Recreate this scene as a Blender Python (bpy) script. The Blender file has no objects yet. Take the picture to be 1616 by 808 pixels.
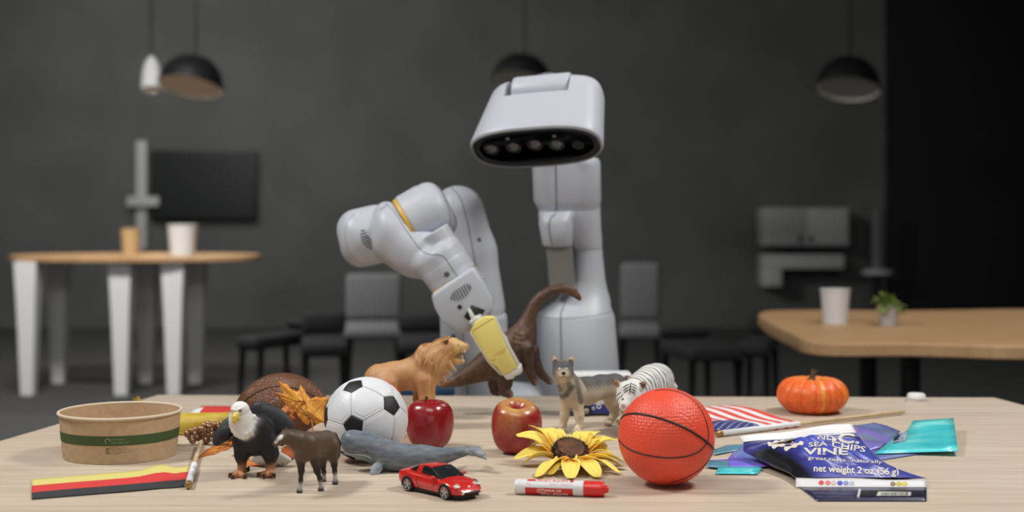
import bpy, bmesh, math, random
import numpy as np
from mathutils import Vector, Matrix, Euler
from mathutils.bvhtree import BVHTree

random.seed(7)
rng = np.random.default_rng(11)
SC = bpy.context.scene
COL = SC.collection

# ------------------------------------------------------------------ camera, world, lights, exposure
DESK_Z = 0.75            # desk top above the floor
EYE_H = 0.357            # eye height above the desk top
EYE_Z = DESK_Z + EYE_H
FPX = 2200.0             # focal length in pixels of the 1616 px frame
HZ = 330.0               # pixel row of the horizon

cam_d = bpy.data.cameras.new('camera')
cam = bpy.data.objects.new('camera', cam_d)
COL.objects.link(cam)
cam.location = (0, 0, EYE_Z)
cam.rotation_euler = (math.radians(90), 0, 0)
cam_d.sensor_width = 36.0
cam_d.lens = FPX / 1616 * 36.0
cam_d.shift_y = -(404 - HZ) / 1616
cam_d.clip_start = 0.05
cam_d.dof.use_dof = True
cam_d.dof.focus_distance = 1.95
cam_d.dof.aperture_fstop = 3.4
SC.camera = cam

SC.view_settings.view_transform = 'Standard'
SC.view_settings.look = 'None'
SC.view_settings.gamma = 1.0
SC.view_settings.use_curve_mapping = False
SC.view_settings.exposure = 0.0

world = bpy.data.worlds.new('office_air')
SC.world = world
world.use_nodes = True
world.node_tree.nodes['Background'].inputs[0].default_value = (0.80, 0.90, 1.0, 1)
world.node_tree.nodes['Background'].inputs[1].default_value = 0.12

def area(name, loc, target, sx, sy, power, color=(1, 1, 1)):
    l = bpy.data.lights.new(name, 'AREA')
    l.shape = 'RECTANGLE'
    l.size, l.size_y = sx, sy
    l.energy = power
    l.color = color
    o = bpy.data.objects.new(name, l)
    COL.objects.link(o)
    o.location = loc
    d = Vector(target) - Vector(loc)
    o.rotation_euler = d.to_track_quat('-Z', 'Y').to_euler()
    return o

area('ceiling_area_light', (-1.75, 1.9, 2.92), (-0.1, 2.1, 0.8), 0.6, 0.4, 45, (1.0, 0.99, 0.97))
area('ceiling_area_light', (1.55, 2.0, 2.92), (0.1, 2.1, 0.8), 0.6, 0.4, 40, (1.0, 0.99, 0.97))
area('ceiling_area_light', (-0.2, 0.6, 2.92), (0.0, 2.2, 0.9), 1.4, 0.6, 18, (1.0, 0.985, 0.96))
area('wall_fill_light', (-3.0, 10.2, 3.2), (-2.6, 13.0, 1.4), 2.4, 0.4, 36, (1.0, 1.0, 0.97))  # added fill, makes the back wall brighter towards the left
area('front_fill_light', (0.3, -2.9, 1.75), (0.0, 2.2, 0.9), 3.2, 1.5, 14, (0.95, 0.98, 1.0))  # added fill behind the camera, lifts the undersides of the toys
area('ceiling_area_light', (-2.3, 6.2, 3.2), (-2.3, 8.2, 0.6), 1.2, 0.4, 130, (1.0, 0.98, 0.95))  # added light, brightens the oval table and its legs
area('ceiling_area_light', (1.9, 4.4, 3.2), (1.9, 5.2, 0.6), 1.0, 0.4, 22, (1.0, 0.98, 0.95))

# ------------------------------------------------------------------ mapping between the photograph and the place
def W(px, py, Y):
    """world point on the sight line of a pixel at depth Y"""
    return Vector(((px - 808) / FPX * Y, Y, EYE_Z - (py - HZ) / FPX * Y))

def DY(py):
    return EYE_H * FPX / (py - HZ)

def D(px, py, up=0.0):
    """point on the desk top (raised by up) under a pixel"""
    Y = (EYE_H - up) * FPX / (py - HZ)
    return W(px, py, Y)

def S(Y):
    return Y / FPX

# ------------------------------------------------------------------ colours and materials
def lin(c):
    out = []
    for v in c[:3]:
        v = v / 255.0
        out.append(v / 12.92 if v <= 0.04045 else ((v + 0.055) / 1.055) ** 2.4)
    return tuple(out)

def rgba(c):
    return lin(c) + (1.0,)

def setin(node, name, val):
    if name in node.inputs:
        node.inputs[name].default_value = val

def mat(name, color, rough=0.5, metal=0.0, spec=0.5, coat=0.0, bump=None, var=None, attr=False,
        emit=None, trans=0.0, sheen=0.0, film=None, sss=0.0):
    """bump = (scale, strength[, distance]); var = (second colour, scale[, stretch])"""
    m = bpy.data.materials.new(name)
    m.use_nodes = True
    nt = m.node_tree
    b = nt.nodes['Principled BSDF']
    b.inputs['Base Color'].default_value = rgba(color)
    b.inputs['Roughness'].default_value = rough
    b.inputs['Metallic'].default_value = metal
    setin(b, 'Specular IOR Level', spec)
    setin(b, 'Coat Weight', coat)
    setin(b, 'Coat Roughness', 0.12)
    setin(b, 'Transmission Weight', trans)
    setin(b, 'Sheen Weight', sheen)
    setin(b, 'Subsurface Weight', sss)
    if sss:
        setin(b, 'Subsurface Radius', (0.01, 0.006, 0.003))
    if film:
        setin(b, 'Thin Film Thickness', film)
        setin(b, 'Thin Film IOR', 1.45)
    if emit:
        setin(b, 'Emission Color', rgba(emit[0]))
        setin(b, 'Emission Strength', emit[1])
    tc = nt.nodes.new('ShaderNodeTexCoord')
    src = None
    if attr:
        a = nt.nodes.new('ShaderNodeAttribute')
        a.attribute_name = 'Col'
        src = a.outputs['Color']
    if var:
        mp = nt.nodes.new('ShaderNodeMapping')
        nt.links.new(tc.outputs['Object'], mp.inputs['Vector'])
        if len(var) > 2:
            mp.inputs['Scale'].default_value = var[2]
        n = nt.nodes.new('ShaderNodeTexNoise')
        n.inputs['Scale'].default_value = var[1]
        n.inputs['Detail'].default_value = 5
        nt.links.new(mp.outputs['Vector'], n.inputs['Vector'])
        rp = nt.nodes.new('ShaderNodeValToRGB')
        rp.color_ramp.elements[0].position = 0.38
        rp.color_ramp.elements[1].position = 0.62
        nt.links.new(n.outputs['Fac'], rp.inputs['Fac'])
        mx = nt.nodes.new('ShaderNodeMix')
        mx.data_type = 'RGBA'
        nt.links.new(rp.outputs['Color'], mx.inputs['Factor'])
        if src is not None:
            mx.blend_type = 'MULTIPLY'
            nt.links.new(src, mx.inputs['A'])
        else:
            mx.inputs['A'].default_value = rgba(color)
        mx.inputs['B'].default_value = rgba(var[0])
        src = mx.outputs['Result']
    if src is not None:
        nt.links.new(src, b.inputs['Base Color'])
    if bump:
        n2 = nt.nodes.new('ShaderNodeTexNoise')
        n2.inputs['Scale'].default_value = bump[0]
        n2.inputs['Detail'].default_value = 4
        nt.links.new(tc.outputs['Object'], n2.inputs['Vector'])
        bp = nt.nodes.new('ShaderNodeBump')
        bp.inputs['Strength'].default_value = bump[1]
        bp.inputs['Distance'].default_value = bump[2] if len(bump) > 2 else 0.001
        nt.links.new(n2.outputs['Fac'], bp.inputs['Height'])
        nt.links.new(bp.outputs['Normal'], b.inputs['Normal'])
    return m

# ------------------------------------------------------------------ objects
def thing(name, label, cat, loc, group=None):
    o = bpy.data.objects.new(name, None)
    COL.objects.link(o)
    o.location = loc
    o.empty_display_size = 0.02
    o['label'] = label
    o['category'] = cat
    if group:
        o['group'] = group
    return o

def tag(o, label, cat, group=None):
    o['label'] = label
    o['category'] = cat
    if group:
        o['group'] = group
    return o

def origin_of(o):
    p = Vector((0, 0, 0))
    while o is not None:
        p = p + Vector(o.location)
        o = o.parent
    return p

def obj(name, verts, faces, m, parent=None, smooth=True, kind=None, label=None, col=None, loc=None, mats=None, fmat=None, auto=None):
    """link one mesh; verts are world coordinates; col = per-vertex linear colours"""
    base = origin_of(parent) if parent is not None else Vector((0, 0, 0))
    if loc is not None:
        base = Vector(loc)
    me = bpy.data.meshes.new(name)
    if isinstance(verts, np.ndarray):
        vv = (verts - np.array(base)).tolist()
    else:
        vv = [tuple(Vector(v) - base) for v in verts]
    me.from_pydata(vv, [], faces.tolist() if isinstance(faces, np.ndarray) else faces)
    for mm in (mats or [m]):
        me.materials.append(mm)
    if fmat is not None:
        me.polygons.foreach_set('material_index', np.array(fmat, dtype=np.int32))
    if smooth:
        me.polygons.foreach_set('use_smooth', np.ones(len(me.polygons), dtype=bool))
    if col is not None:
        a = me.attributes.new('Col', 'FLOAT_COLOR', 'POINT')
        c = np.ones((len(vv), 4), dtype=np.float32)
        c[:, :3] = col
        a.data.foreach_set('color', c.ravel())
    me.update()
    if auto is not None:
        sharp_by_angle(me, auto)
    o = bpy.data.objects.new(name, me)
    COL.objects.link(o)
    if parent is not None:
        o.parent = parent
    else:
        o.location = base
    if kind:
        o['kind'] = kind
    if label:
        o['label'] = label
    return o

def sharp_by_angle(me, deg):
    bm = bmesh.new()
    bm.from_mesh(me)
    a = math.radians(deg)
    for e in bm.edges:
        if len(e.link_faces) == 2 and e.calc_face_angle(0) > a:
            e.smooth = False
    bm.to_mesh(me)
    bm.free()

def from_bm(name, bm, m, parent=None, smooth=True, auto=35, **kw):
    bmesh.ops.recalc_face_normals(bm, faces=bm.faces)
    bm.verts.ensure_lookup_table()
    v = [x.co.copy() for x in bm.verts]
    f = [[x.index for x in p.verts] for p in bm.faces]
    bm.free()
    return obj(name, v, f, m, parent, smooth=smooth, auto=auto if smooth else None, **kw)

def grid_faces(nu, nv, cu=False, cv=False):
    f = []
    for i in range(nu if cu else nu - 1):
        for j in range(nv if cv else nv - 1):
            i2, j2 = (i + 1) % nu, (j + 1) % nv
            f.append([i * nv + j, i2 * nv + j, i2 * nv + j2, i * nv + j2])
    return f

def rings_mesh(rings, cap=True):
    """rings: list of equally long point lists -> verts, faces"""
    n = len(rings[0])
    v = [p for r in rings for p in r]
    f = grid_faces(len(rings), n, False, True)
    if cap:
        f.append(list(range(n))[::-1])
        b = (len(rings) - 1) * n
        f.append([b + i for i in range(n)])
    return v, f

def tube_mesh(pts, rad, n=10, cap=True):
    pts = [Vector(p) for p in pts]
    if not hasattr(rad, '__len__'):
        rad = [rad] * len(pts)
    rings = []
    up = None
    for i, p in enumerate(pts):
        t = (pts[min(i + 1, len(pts) - 1)] - pts[max(i - 1, 0)]).normalized()
        if up is None:
            up = Vector((0, 0, 1)) if abs(t.z) < 0.9 else Vector((1, 0, 0))
        a = t.cross(up)
        if a.length < 1e-6:
            a = t.cross(Vector((1, 0, 0)))
        a.normalize()
        b = a.cross(t).normalized()
        up = b
        rings.append([p + (a * math.cos(2 * math.pi * k / n) + b * math.sin(2 * math.pi * k / n)) * rad[i] for k in range(n)])
    return rings_mesh(rings, cap)

def add_mesh(acc, vf):
    v, f = vf
    o = len(acc[0])
    acc[0].extend(v)
    acc[1].extend([[i + o for i in x] for x in f])

def smooth_path(pts, n=8):
    """Catmull-Rom through the points"""
    pts = [Vector(p) for p in pts]
    out = []
    for i in range(len(pts) - 1):
        p0, p1, p2, p3 = pts[max(i - 1, 0)], pts[i], pts[i + 1], pts[min(i + 2, len(pts) - 1)]
        for k in range(n):
            t = k / n
            out.append(0.5 * ((2 * p1) + (p2 - p0) * t + (2 * p0 - 5 * p1 + 4 * p2 - p3) * t * t + (3 * p1 - p0 - 3 * p2 + p3) * t ** 3))
    out.append(pts[-1])
    return out

def box_vf(c, sx, sy, sz, rot=None):
    c = Vector(c)
    v = []
    for x in (-1, 1):
        for y in (-1, 1):
            for z in (-1, 1):
                p = Vector((x * sx / 2, y * sy / 2, z * sz / 2))
                if rot is not None:
                    p = rot @ p
                v.append(c + p)
    f = [[0, 1, 3, 2], [4, 6, 7, 5], [0, 4, 5, 1], [2, 3, 7, 6], [0, 2, 6, 4], [1, 5, 7, 3]]
    return v, f

def box(name, c, sx, sy, sz, m, parent=None, bevel=0.0, rot=None, seg=2, **kw):
    v, f = box_vf(c, sx, sy, sz, rot)
    if bevel <= 0:
        return obj(name, v, f, m, parent, smooth=False, **kw)
    bm = bmesh.new()
    bv = [bm.verts.new(p) for p in v]
    for x in f:
        bm.faces.new([bv[i] for i in x])
    bmesh.ops.bevel(bm, geom=bm.edges[:], offset=bevel, segments=seg, affect='EDGES', profile=0.5)
    return from_bm(name, bm, m, parent, **kw)

def lathe_vf(prof, c, n=32, axis=(0, 0, 1), cap=False):
    """prof: list of (radius, height along axis)"""
    c = Vector(c)
    ax = Vector(axis).normalized()
    a = ax.orthogonal().normalized()
    b = ax.cross(a)
    rings = [[c + ax * h + (a * math.cos(2 * math.pi * k / n) + b * math.sin(2 * math.pi * k / n)) * r for k in range(n)] for r, h in prof]
    return rings_mesh(rings, cap)

def lathe(name, prof, c, m, parent=None, n=32, axis=(0, 0, 1), cap=False, auto=40, **kw):
    v, f = lathe_vf(prof, c, n, axis, cap)
    return obj(name, v, f, m, parent, auto=auto, **kw)

def ico(name, c, r, m, parent=None, sub=3, scale=(1, 1, 1), rot=None, **kw):
    bm = bmesh.new()
    bmesh.ops.create_icosphere(bm, subdivisions=sub, radius=1)
    R = rot if rot is not None else Matrix.Identity(3)
    for v in bm.verts:
        p = Vector((v.co.x * scale[0], v.co.y * scale[1], v.co.z * scale[2])) * r
        v.co = Vector(c) + R @ p
    return from_bm(name, bm, m, parent, auto=None, **kw)

def bvh(o):
    base = origin_of(o)
    me = o.data
    return BVHTree.FromPolygons([v.co + base for v in me.vertices], [list(p.vertices) for p in me.polygons])

CAMP = Vector((0, 0, EYE_Z))
def hit(tree, px, py):
    """where the sight line of a pixel meets a mesh: point, normal"""
    d = W(px, py, 1.0) - CAMP
    d.normalize()
    p, n, i, t = tree.ray_cast(CAMP, d)
    if p is None:
        return None, None
    if n.dot(d) > 0:
        n = -n
    return p, n

def hit_path(tree, pts, n=8, off=0.0):
    out = []
    flat = smooth_path([Vector((a, b, 0)) for a, b in pts], n)
    for q in flat:
        p, nn = hit(tree, q.x, q.y)
        if p is not None:
            out.append(p + nn * off)
    return out

# ------------------------------------------------------------------ smooth bodies from distance fields (surface nets)
class Body:
    def __init__(self, Y0=0.0, k=0.004, cell=0.0012):
        self.Y0, self.k, self.cell = Y0, k, cell
        self.p = []
        self.spots = []
    def P(self, q):
        if isinstance(q, Vector):
            return np.array(q)
        d = q[2] if len(q) > 2 else 0.0
        return np.array(W(q[0], q[1], self.Y0 + d / 100.0))
    def sc(self, q):
        return S(self.Y0 + (q[2] if len(q) > 2 else 0.0) / 100.0)
    def tube(self, pts, col=(128, 128, 128), k=None, sm=0, sub=False):
        """pts: (px, py, depth_cm, r_px[, (r,g,b)])"""
        if sm:
            q = []
            for a in range(len(pts) - 1):
                p0, p1, p2, p3 = pts[max(a - 1, 0)], pts[a], pts[a + 1], pts[min(a + 2, len(pts) - 1)]
                for s in range(sm):
                    t = s / sm
                    q.append(tuple(0.5 * ((2 * p1[i]) + (p2[i] - p0[i]) * t + (2 * p0[i] - 5 * p1[i] + 4 * p2[i] - p3[i]) * t * t + (3 * p1[i] - p0[i] - 3 * p2[i] + p3[i]) * t ** 3) for i in range(4)) + tuple(p1[4:5]))
            q.append(pts[-1])
            pts = q
        cc = None
        for a, b in zip(pts[:-1], pts[1:]):
            ca = a[4] if len(a) > 4 else (cc or col)
            cb = b[4] if len(b) > 4 else ca
            cc = cb
            self.p.append(dict(t='cone', a=self.P(a), b=self.P(b), r1=a[3] * self.sc(a), r2=b[3] * self.sc(b), c=lin(ca), c2=lin(cb), k=k, sub=sub))
        return self
    def tube3(self, pts, col=(128, 128, 128), k=None):
        for (a, ra), (b, rb) in zip(pts[:-1], pts[1:]):
            self.p.append(dict(t='cone', a=np.array(a), b=np.array(b), r1=ra, r2=rb, c=lin(col), c2=lin(col), k=k, sub=False, sharp=True))
        return self
    def ball(self, q, r, col=(128, 128, 128), k=None, sub=False):
        a = self.P(q)
        self.p.append(dict(t='cone', a=a, b=a + 1e-5, r1=r * self.sc(q), r2=r * self.sc(q), c=lin(col), c2=lin(col), k=k, sub=sub))
        return self
    def ell(self, a, b, rp, rd, col=(128, 128, 128), k=None, up=None, sub=False):
        """ellipsoid whose long axis runs a->b; rp = radius across it in the picture, rd = radius in depth (px)"""
        A, B = Vector(self.P(a)), Vector(self.P(b))
        s = self.sc(a)
        e1 = (B - A)
        h = e1.length / 2
        e1.normalize()
        dv = Vector(up) if up is not None else Vector((0, 1, 0))
        e2 = e1.cross(dv).normalized()
        e3 = e1.cross(e2).normalized()
        R = np.array([list(e1), list(e2), list(e3)])
        self.p.append(dict(t='ell', c0=np.array((A + B) / 2), R=R, rad=np.array([h, rp * s, rd * s]), c=lin(col), c2=lin(col), k=k, sub=sub))
        return self
    def cyl(self, a, b, r, edge, col=(128, 128, 128), k=None, sub=False):
        A, B = self.P(a), self.P(b)
        s = self.sc(a)
        self.p.append(dict(t='cyl', a=A, b=B, r=r * s, e=edge * s, c=lin(col), c2=lin(col), k=k, sub=sub))
        return self
    def spot(self, q, r, col, amt=1.0):
        """paint: colour within r px of a point, soft edge"""
        self.spots.append((self.P(q), r * self.sc(q), lin(col), amt))
        return self
    @staticmethod
    def dist(p, P):
        if p['t'] == 'cone':
            ba = p['b'] - p['a']
            pa = P - p['a']
            t = np.clip(pa @ ba / (ba @ ba + 1e-14), 0, 1)
            return np.linalg.norm(pa - t[..., None] * ba, axis=-1) - (p['r1'] + t * (p['r2'] - p['r1'])), t
        if p['t'] == 'ell':
            q = (P - p['c0']) @ p['R'].T
            k0 = np.linalg.norm(q / p['rad'], axis=-1)
            k1 = np.linalg.norm(q / p['rad'] ** 2, axis=-1)
            return k0 * (k0 - 1.0) / np.maximum(k1, 1e-9), np.zeros(P.shape[:-1])
        if p['t'] == 'cyl':
            ax = p['b'] - p['a']
            L = np.linalg.norm(ax)
            ax = ax / L
            c = (p['a'] + p['b']) / 2
            q = P - c
            x = q @ ax
            y = np.linalg.norm(q - x[..., None] * ax, axis=-1)
            dx = np.abs(x) - (L / 2 - p['e'])
            dy = y - (p['r'] - p['e'])
            return np.minimum(np.maximum(dx, dy), 0) + np.hypot(np.maximum(dx, 0), np.maximum(dy, 0)) - p['e'], np.zeros(P.shape[:-1])
    def bounds(self, p):
        if p['t'] == 'cone':
            r = max(p['r1'], p['r2'])
            return np.minimum(p['a'], p['b']) - r, np.maximum(p['a'], p['b']) + r
        if p['t'] == 'ell':
            r = np.abs(p['R'].T) @ p['rad']
            return p['c0'] - r, p['c0'] + r
        r = p['r']
        return np.minimum(p['a'], p['b']) - r, np.maximum(p['a'], p['b']) + r
    def field(self, P):
        F = np.full(P.shape[0], 1.0)
        for p in self.p:
            k = p['k'] if p['k'] is not None else self.k
            b0, b1 = self.bounds(p)
            m = k + 4 * self.cell
            ix = np.nonzero(np.all((P > b0 - m) & (P < b1 + m), axis=1))[0]
            if not len(ix):
                continue
            d, _ = self.dist(p, P[ix])
            f = F[ix]
            if p['sub']:
                d = -d
                h = np.maximum(k - np.abs(f - d), 0) / k
                F[ix] = np.maximum(f, d) + h * h * k / 4
            else:
                h = np.maximum(k - np.abs(f - d), 0) / k
                F[ix] = np.minimum(f, d) - h * h * k / 4
        return F
    def mesh(self):
        c = self.cell
        bs = [self.bounds(p) for p in self.p if not p['sub']]
        lo = np.min([b[0] for b in bs], axis=0) - 3 * c
        hi = np.max([b[1] for b in bs], axis=0) + 3 * c
        N = np.ceil((hi - lo) / c).astype(int) + 1
        F = np.full(N, 1.0, dtype=np.float64)
        for p in self.p:
            k = p['k'] if p['k'] is not None else self.k
            b0, b1 = self.bounds(p)
            m = k + 2.5 * c
            i0 = np.clip(((b0 - m - lo) / c).astype(int), 0, N)
            i1 = np.clip(((b1 + m - lo) / c).astype(int) + 2, 0, N)
            if np.any(i1 <= i0):
                continue
            ax = [lo[d] + c * np.arange(i0[d], i1[d]) for d in range(3)]
            G = np.stack(np.meshgrid(*ax, indexing='ij'), axis=-1)
            d, _ = self.dist(p, G)
            sl = tuple(slice(i0[q], i1[q]) for q in range(3))
            f = F[sl]
            if p['sub']:
                d = -d
                h = np.maximum(k - np.abs(f - d), 0) / k
                F[sl] = np.maximum(f, d) + h * h * k / 4
            else:
                h = np.maximum(k - np.abs(f - d), 0) / k
                F[sl] = np.minimum(f, d) - h * h * k / 4
        V, Q = surface_nets(F, lo, c)
        for _ in range(2):
            e = c * 0.3
            f0 = self.field(V)
            g = np.stack([self.field(V + np.eye(3)[i] * e) - f0 for i in range(3)], axis=-1) / e
            g2 = np.maximum((g * g).sum(-1), 0.2)
            st = np.clip(f0 / g2, -c, c)
            V = V - st[:, None] * g
        # colours
        Wt = np.zeros(len(V))
        Cs = np.zeros((len(V), 3))
        for p in self.p:
            if p['sub']:
                continue
            b0, b1 = self.bounds(p)
            m = max(self.k * 3.5, 0.006)
            ix = np.nonzero(np.all((V > b0 - m) & (V < b1 + m), axis=1))[0]
            if not len(ix):
                continue
            d, t = self.dist(p, V[ix])
            w = 25 * np.exp(-np.maximum(d, 0) / 0.0004) if p.get('sharp') else np.exp(-np.maximum(d, -0.001) / (self.k * 0.35))
            cc = np.array(p['c'])[None] * (1 - t[:, None]) + np.array(p['c2'])[None] * t[:, None]
            Cs[ix] += w[:, None] * cc
            Wt[ix] += w
        Cv = Cs / np.maximum(Wt, 1e-12)[:, None]
        for q, r, colr, amt in self.spots:
            d = np.linalg.norm(V - q, axis=-1)
            w = np.clip((r * 1.15 - d) / (r * 0.45), 0, 1) * amt
            Cv = Cv * (1 - w[:, None]) + np.array(colr)[None] * w[:, None]
        return V, Q, Cv
    def make(self, name, m, parent=None, color=True, rest=None, post=None, **kw):
        V, Q, Cv = self.mesh()
        if post is not None:
            V, Cv = post(V, Cv)
        if rest is not None:
            V = V.copy()
            V[:, 2] = np.maximum(V[:, 2], rest)
        return obj(name, V, Q, m, parent, col=Cv if color else None, **kw)

def surface_nets(F, lo, c):
    ins = F < 0
    n = np.array(F.shape)
    corner = np.zeros(n - 1, dtype=np.int8)
    for dx in (0, 1):
        for dy in (0, 1):
            for dz in (0, 1):
                corner += ins[dx:n[0] - 1 + dx, dy:n[1] - 1 + dy, dz:n[2] - 1 + dz]
    act = (corner > 0) & (corner < 8)
    idx = -np.ones(n - 1, dtype=np.int64)
    cells = np.argwhere(act)
    idx[act] = np.arange(len(cells))
    acc = np.zeros((len(cells), 3))
    cnt = np.zeros(len(cells))
    offs = [(x, y, z) for x in (0, 1) for y in (0, 1) for z in (0, 1)]
    for a in offs:
        for d in range(3):
            if a[d] == 1:
                continue
            b = list(a)
            b[d] = 1
            fa = F[cells[:, 0] + a[0], cells[:, 1] + a[1], cells[:, 2] + a[2]]
            fb = F[cells[:, 0] + b[0], cells[:, 1] + b[1], cells[:, 2] + b[2]]
            x = (fa < 0) != (fb < 0)
            t = np.where(x, fa / np.where(x, fa - fb, 1), 0)
            pos = np.tile(np.array(a, float), (len(cells), 1))
            pos[:, d] = t
            acc += np.where(x[:, None], pos, 0)
            cnt += x
    V = lo + c * (cells + acc / np.maximum(cnt, 1)[:, None])
    quads = []
    for d in range(3):
        u, w = (d + 1) % 3, (d + 2) % 3
        s0 = [slice(None)] * 3
        s1 = [slice(None)] * 3
        s0[d] = slice(0, n[d] - 1)
        s1[d] = slice(1, n[d])
        ch = ins[tuple(s0)] != ins[tuple(s1)]
        e = np.argwhere(ch)
        e = e[(e[:, u] > 0) & (e[:, u] < n[u] - 1) & (e[:, w] > 0) & (e[:, w] < n[w] - 1)]
        def at(du, dw):
            q = e.copy()
            q[:, u] += du
            q[:, w] += dw
            return idx[q[:, 0], q[:, 1], q[:, 2]]
        q = np.stack([at(-1, -1), at(0, -1), at(0, 0), at(-1, 0)], axis=-1)
        fl = ~ins[e[:, 0], e[:, 1], e[:, 2]]
        q[fl] = q[fl][:, ::-1]
        quads.append(q)
    Q = np.concatenate(quads)
    return V, Q
# ------------------------------------------------------------------ materials of the setting
M_wall = mat('grey_plaster', (104, 106, 103), 0.9, var=((94, 95, 94), 1.3), bump=(14, 0.15, 0.004))
M_wall_dark = mat('charcoal_paint', (52, 54, 56), 0.85)
M_floor = mat('grey_carpet', (70, 70, 70), 0.95, bump=(180, 0.4, 0.002))
M_ceil = mat('ceiling_paint', (150, 150, 148), 0.9)
M_black = mat('black_plastic', (22, 22, 24), 0.5)
M_screen = mat('dark_screen', (24, 26, 28), 0.35)
M_bgwhite = mat('white_lacquer', (225, 225, 225), 0.5)
M_bggrey = mat('pale_grey_lacquer', (190, 190, 190), 0.6)
M_bgwood = mat('oak_veneer', (196, 158, 116), 0.55, var=((182, 142, 100), 6, (1, 8, 1)))
M_chairdark = mat('dark_upholstery', (30, 31, 33), 0.85)
M_chairgrey = mat('grey_upholstery', (106, 106, 108), 0.85)
M_tan = mat('tan_card', (196, 164, 118), 0.7)
M_green = mat('houseplant_leaf', (126, 146, 66), 0.6)
M_lampin = mat('pale_enamel', (225, 222, 212), 0.5)

# ------------------------------------------------------------------ the room
def plane(name, pts, m, kind='structure'):
    v = [Vector(p) for p in pts]
    return obj(name, v, [list(range(len(v)))], m, None, smooth=False, kind=kind, loc=v[0])

RX0, RX1, RY0, RY1, RZ = -6.6, 6.4, -3.0, 13.0, 3.3
plane('floor', [(RX0, RY0, 0), (RX1, RY0, 0), (RX1, RY1, 0), (RX0, RY1, 0)], M_floor)
plane('ceiling', [(RX0, RY0, RZ), (RX0, RY1, RZ), (RX1, RY1, RZ), (RX1, RY0, RZ)], M_ceil)
plane('wall_back', [(RX0, RY1, 0), (RX1, RY1, 0), (RX1, RY1, RZ), (RX0, RY1, RZ)], M_wall)
plane('wall_left', [(RX0, RY0, 0), (RX0, RY1, 0), (RX0, RY1, RZ), (RX0, RY0, RZ)], M_wall)
plane('wall_right', [(RX1, RY0, 0), (RX1, RY0, RZ), (RX1, RY1, RZ), (RX1, RY1, 0)], M_wall_dark)
_a = W(1404, 330, 12.85)
box('trim_1', ((_a.x + RX1) / 2, 12.92, RZ / 2), RX1 - _a.x, 0.16, RZ, M_black, kind='structure')

# ------------------------------------------------------------------ blurred office behind
def px_box(name, x0, y0, x1, y1, Y, th, m, parent=None, bevel=0.005, **kw):
    a, b = W(x0, y0, Y), W(x1, y1, Y)
    return box(name, ((a.x + b.x) / 2, Y + th / 2, (a.z + b.z) / 2), abs(b.x - a.x), th, abs(a.z - b.z), m, parent, bevel=bevel, **kw)

# wall screen
t = thing('wall_screen', 'dark wall screen hanging above the white-legged table', 'screen', W(321, 345, 12.9))
px_box('screen_frame', 238, 237, 404, 347, 12.9, 0.06, M_black, t)
px_box('screen_panel', 242, 241, 400, 343, 12.89, 0.012, M_screen, t, bevel=0)

# pale post with cross arm on the wall
t = thing('wall_post', 'pale upright post with short cross arm left of the wall screen', 'post', W(222, 340, 12.9))
px_box('upright', 214, 222, 231, 395, 12.9, 0.08, M_bggrey, t)
px_box('cross_arm', 200, 310, 250, 326, 12.82, 0.06, M_bggrey, t)

# round-ended high table with white legs
def oval_table(name, label, cx, py, hw, Y, hd, m_top, m_leg, legx, leg_w, n_exp=2.4, legdy=0.28, leg_taper=0.55):
    c = W(cx, py, Y)
    t = thing(name, label, 'table', (c.x, c.y, 0))
    s = S(Y)
    ring = []
    for k in range(48):
        a = 2 * math.pi * k / 48
        ca, sa = math.cos(a), math.sin(a)
        ring.append((math.copysign(abs(ca) ** (2 / n_exp), ca) * hw * s, math.copysign(abs(sa) ** (2 / n_exp), sa) * hd))
    rings = []
    for z, f in ((-0.032, 0.97), (-0.028, 1.0), (-0.004, 1.0), (0, 0.985)):
        rings.append([Vector((c.x + x * f, c.y + y * f, c.z + z)) for x, y in ring])
    v, f = rings_mesh(rings)
    obj('tabletop', v, f, m_top, t, auto=40)
    for lx in legx:
        for sy in (-1, 1):
            p = W(lx, py, Y)
            w = leg_w * s / 2
            rr = []
            for z, q in ((0.0, leg_taper), (0.5, 0.8), (c.z - 0.03, 1.0)):
                rr.append([Vector((p.x + a * w * q, c.y + sy * legdy + b * w * q, z)) for a, b in ((-1, -1), (1, -1), (1, 1), (-1, 1))])
            vv, ff = rings_mesh(rr)
            obj('leg', vv, ff, m_leg, t, smooth=False)
    return c
c = oval_table('high_table', 'oval oak table with white tapered legs below the wall screen', 215, 402, 195, 8.6, 0.42, M_bgwood, M_bgwhite, (70, 213, 293), 34)
zt = c.z
def cup(name, label, px, pw, ph, Y, zb, m, cat='cup', handle=False):
    p = W(px, 400, Y)
    r = pw * S(Y) / 2
    h = ph * S(Y)
    t = thing(name, label, cat, (p.x, Y, zb))
    lathe('cup_wall', [(0.001, 0), (r * 0.82, 0), (r * 0.9, h * 0.5), (r, h), (r * 0.93, h), (r * 0.8, h * 0.12), (0.001, h * 0.1)], (p.x, Y, zb), m, t, n=24)
    lathe('cup_rim', [(r * 0.94, h * 0.97), (r * 1.04, h * 0.97), (r * 1.04, h * 1.01), (r * 0.94, h * 1.01), (r * 0.94, h * 0.97)], (p.x, Y, zb), m, t, n=24)
    return t
cup('paper_cup', 'tan paper cup standing on the white-legged oval table', 206, 30, 42, 8.5, zt, M_tan)
cup('white_canister', 'wide white canister on the white-legged oval table under the screen', 288, 46, 48, 8.5, zt, M_bgwhite, 'canister')

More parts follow.
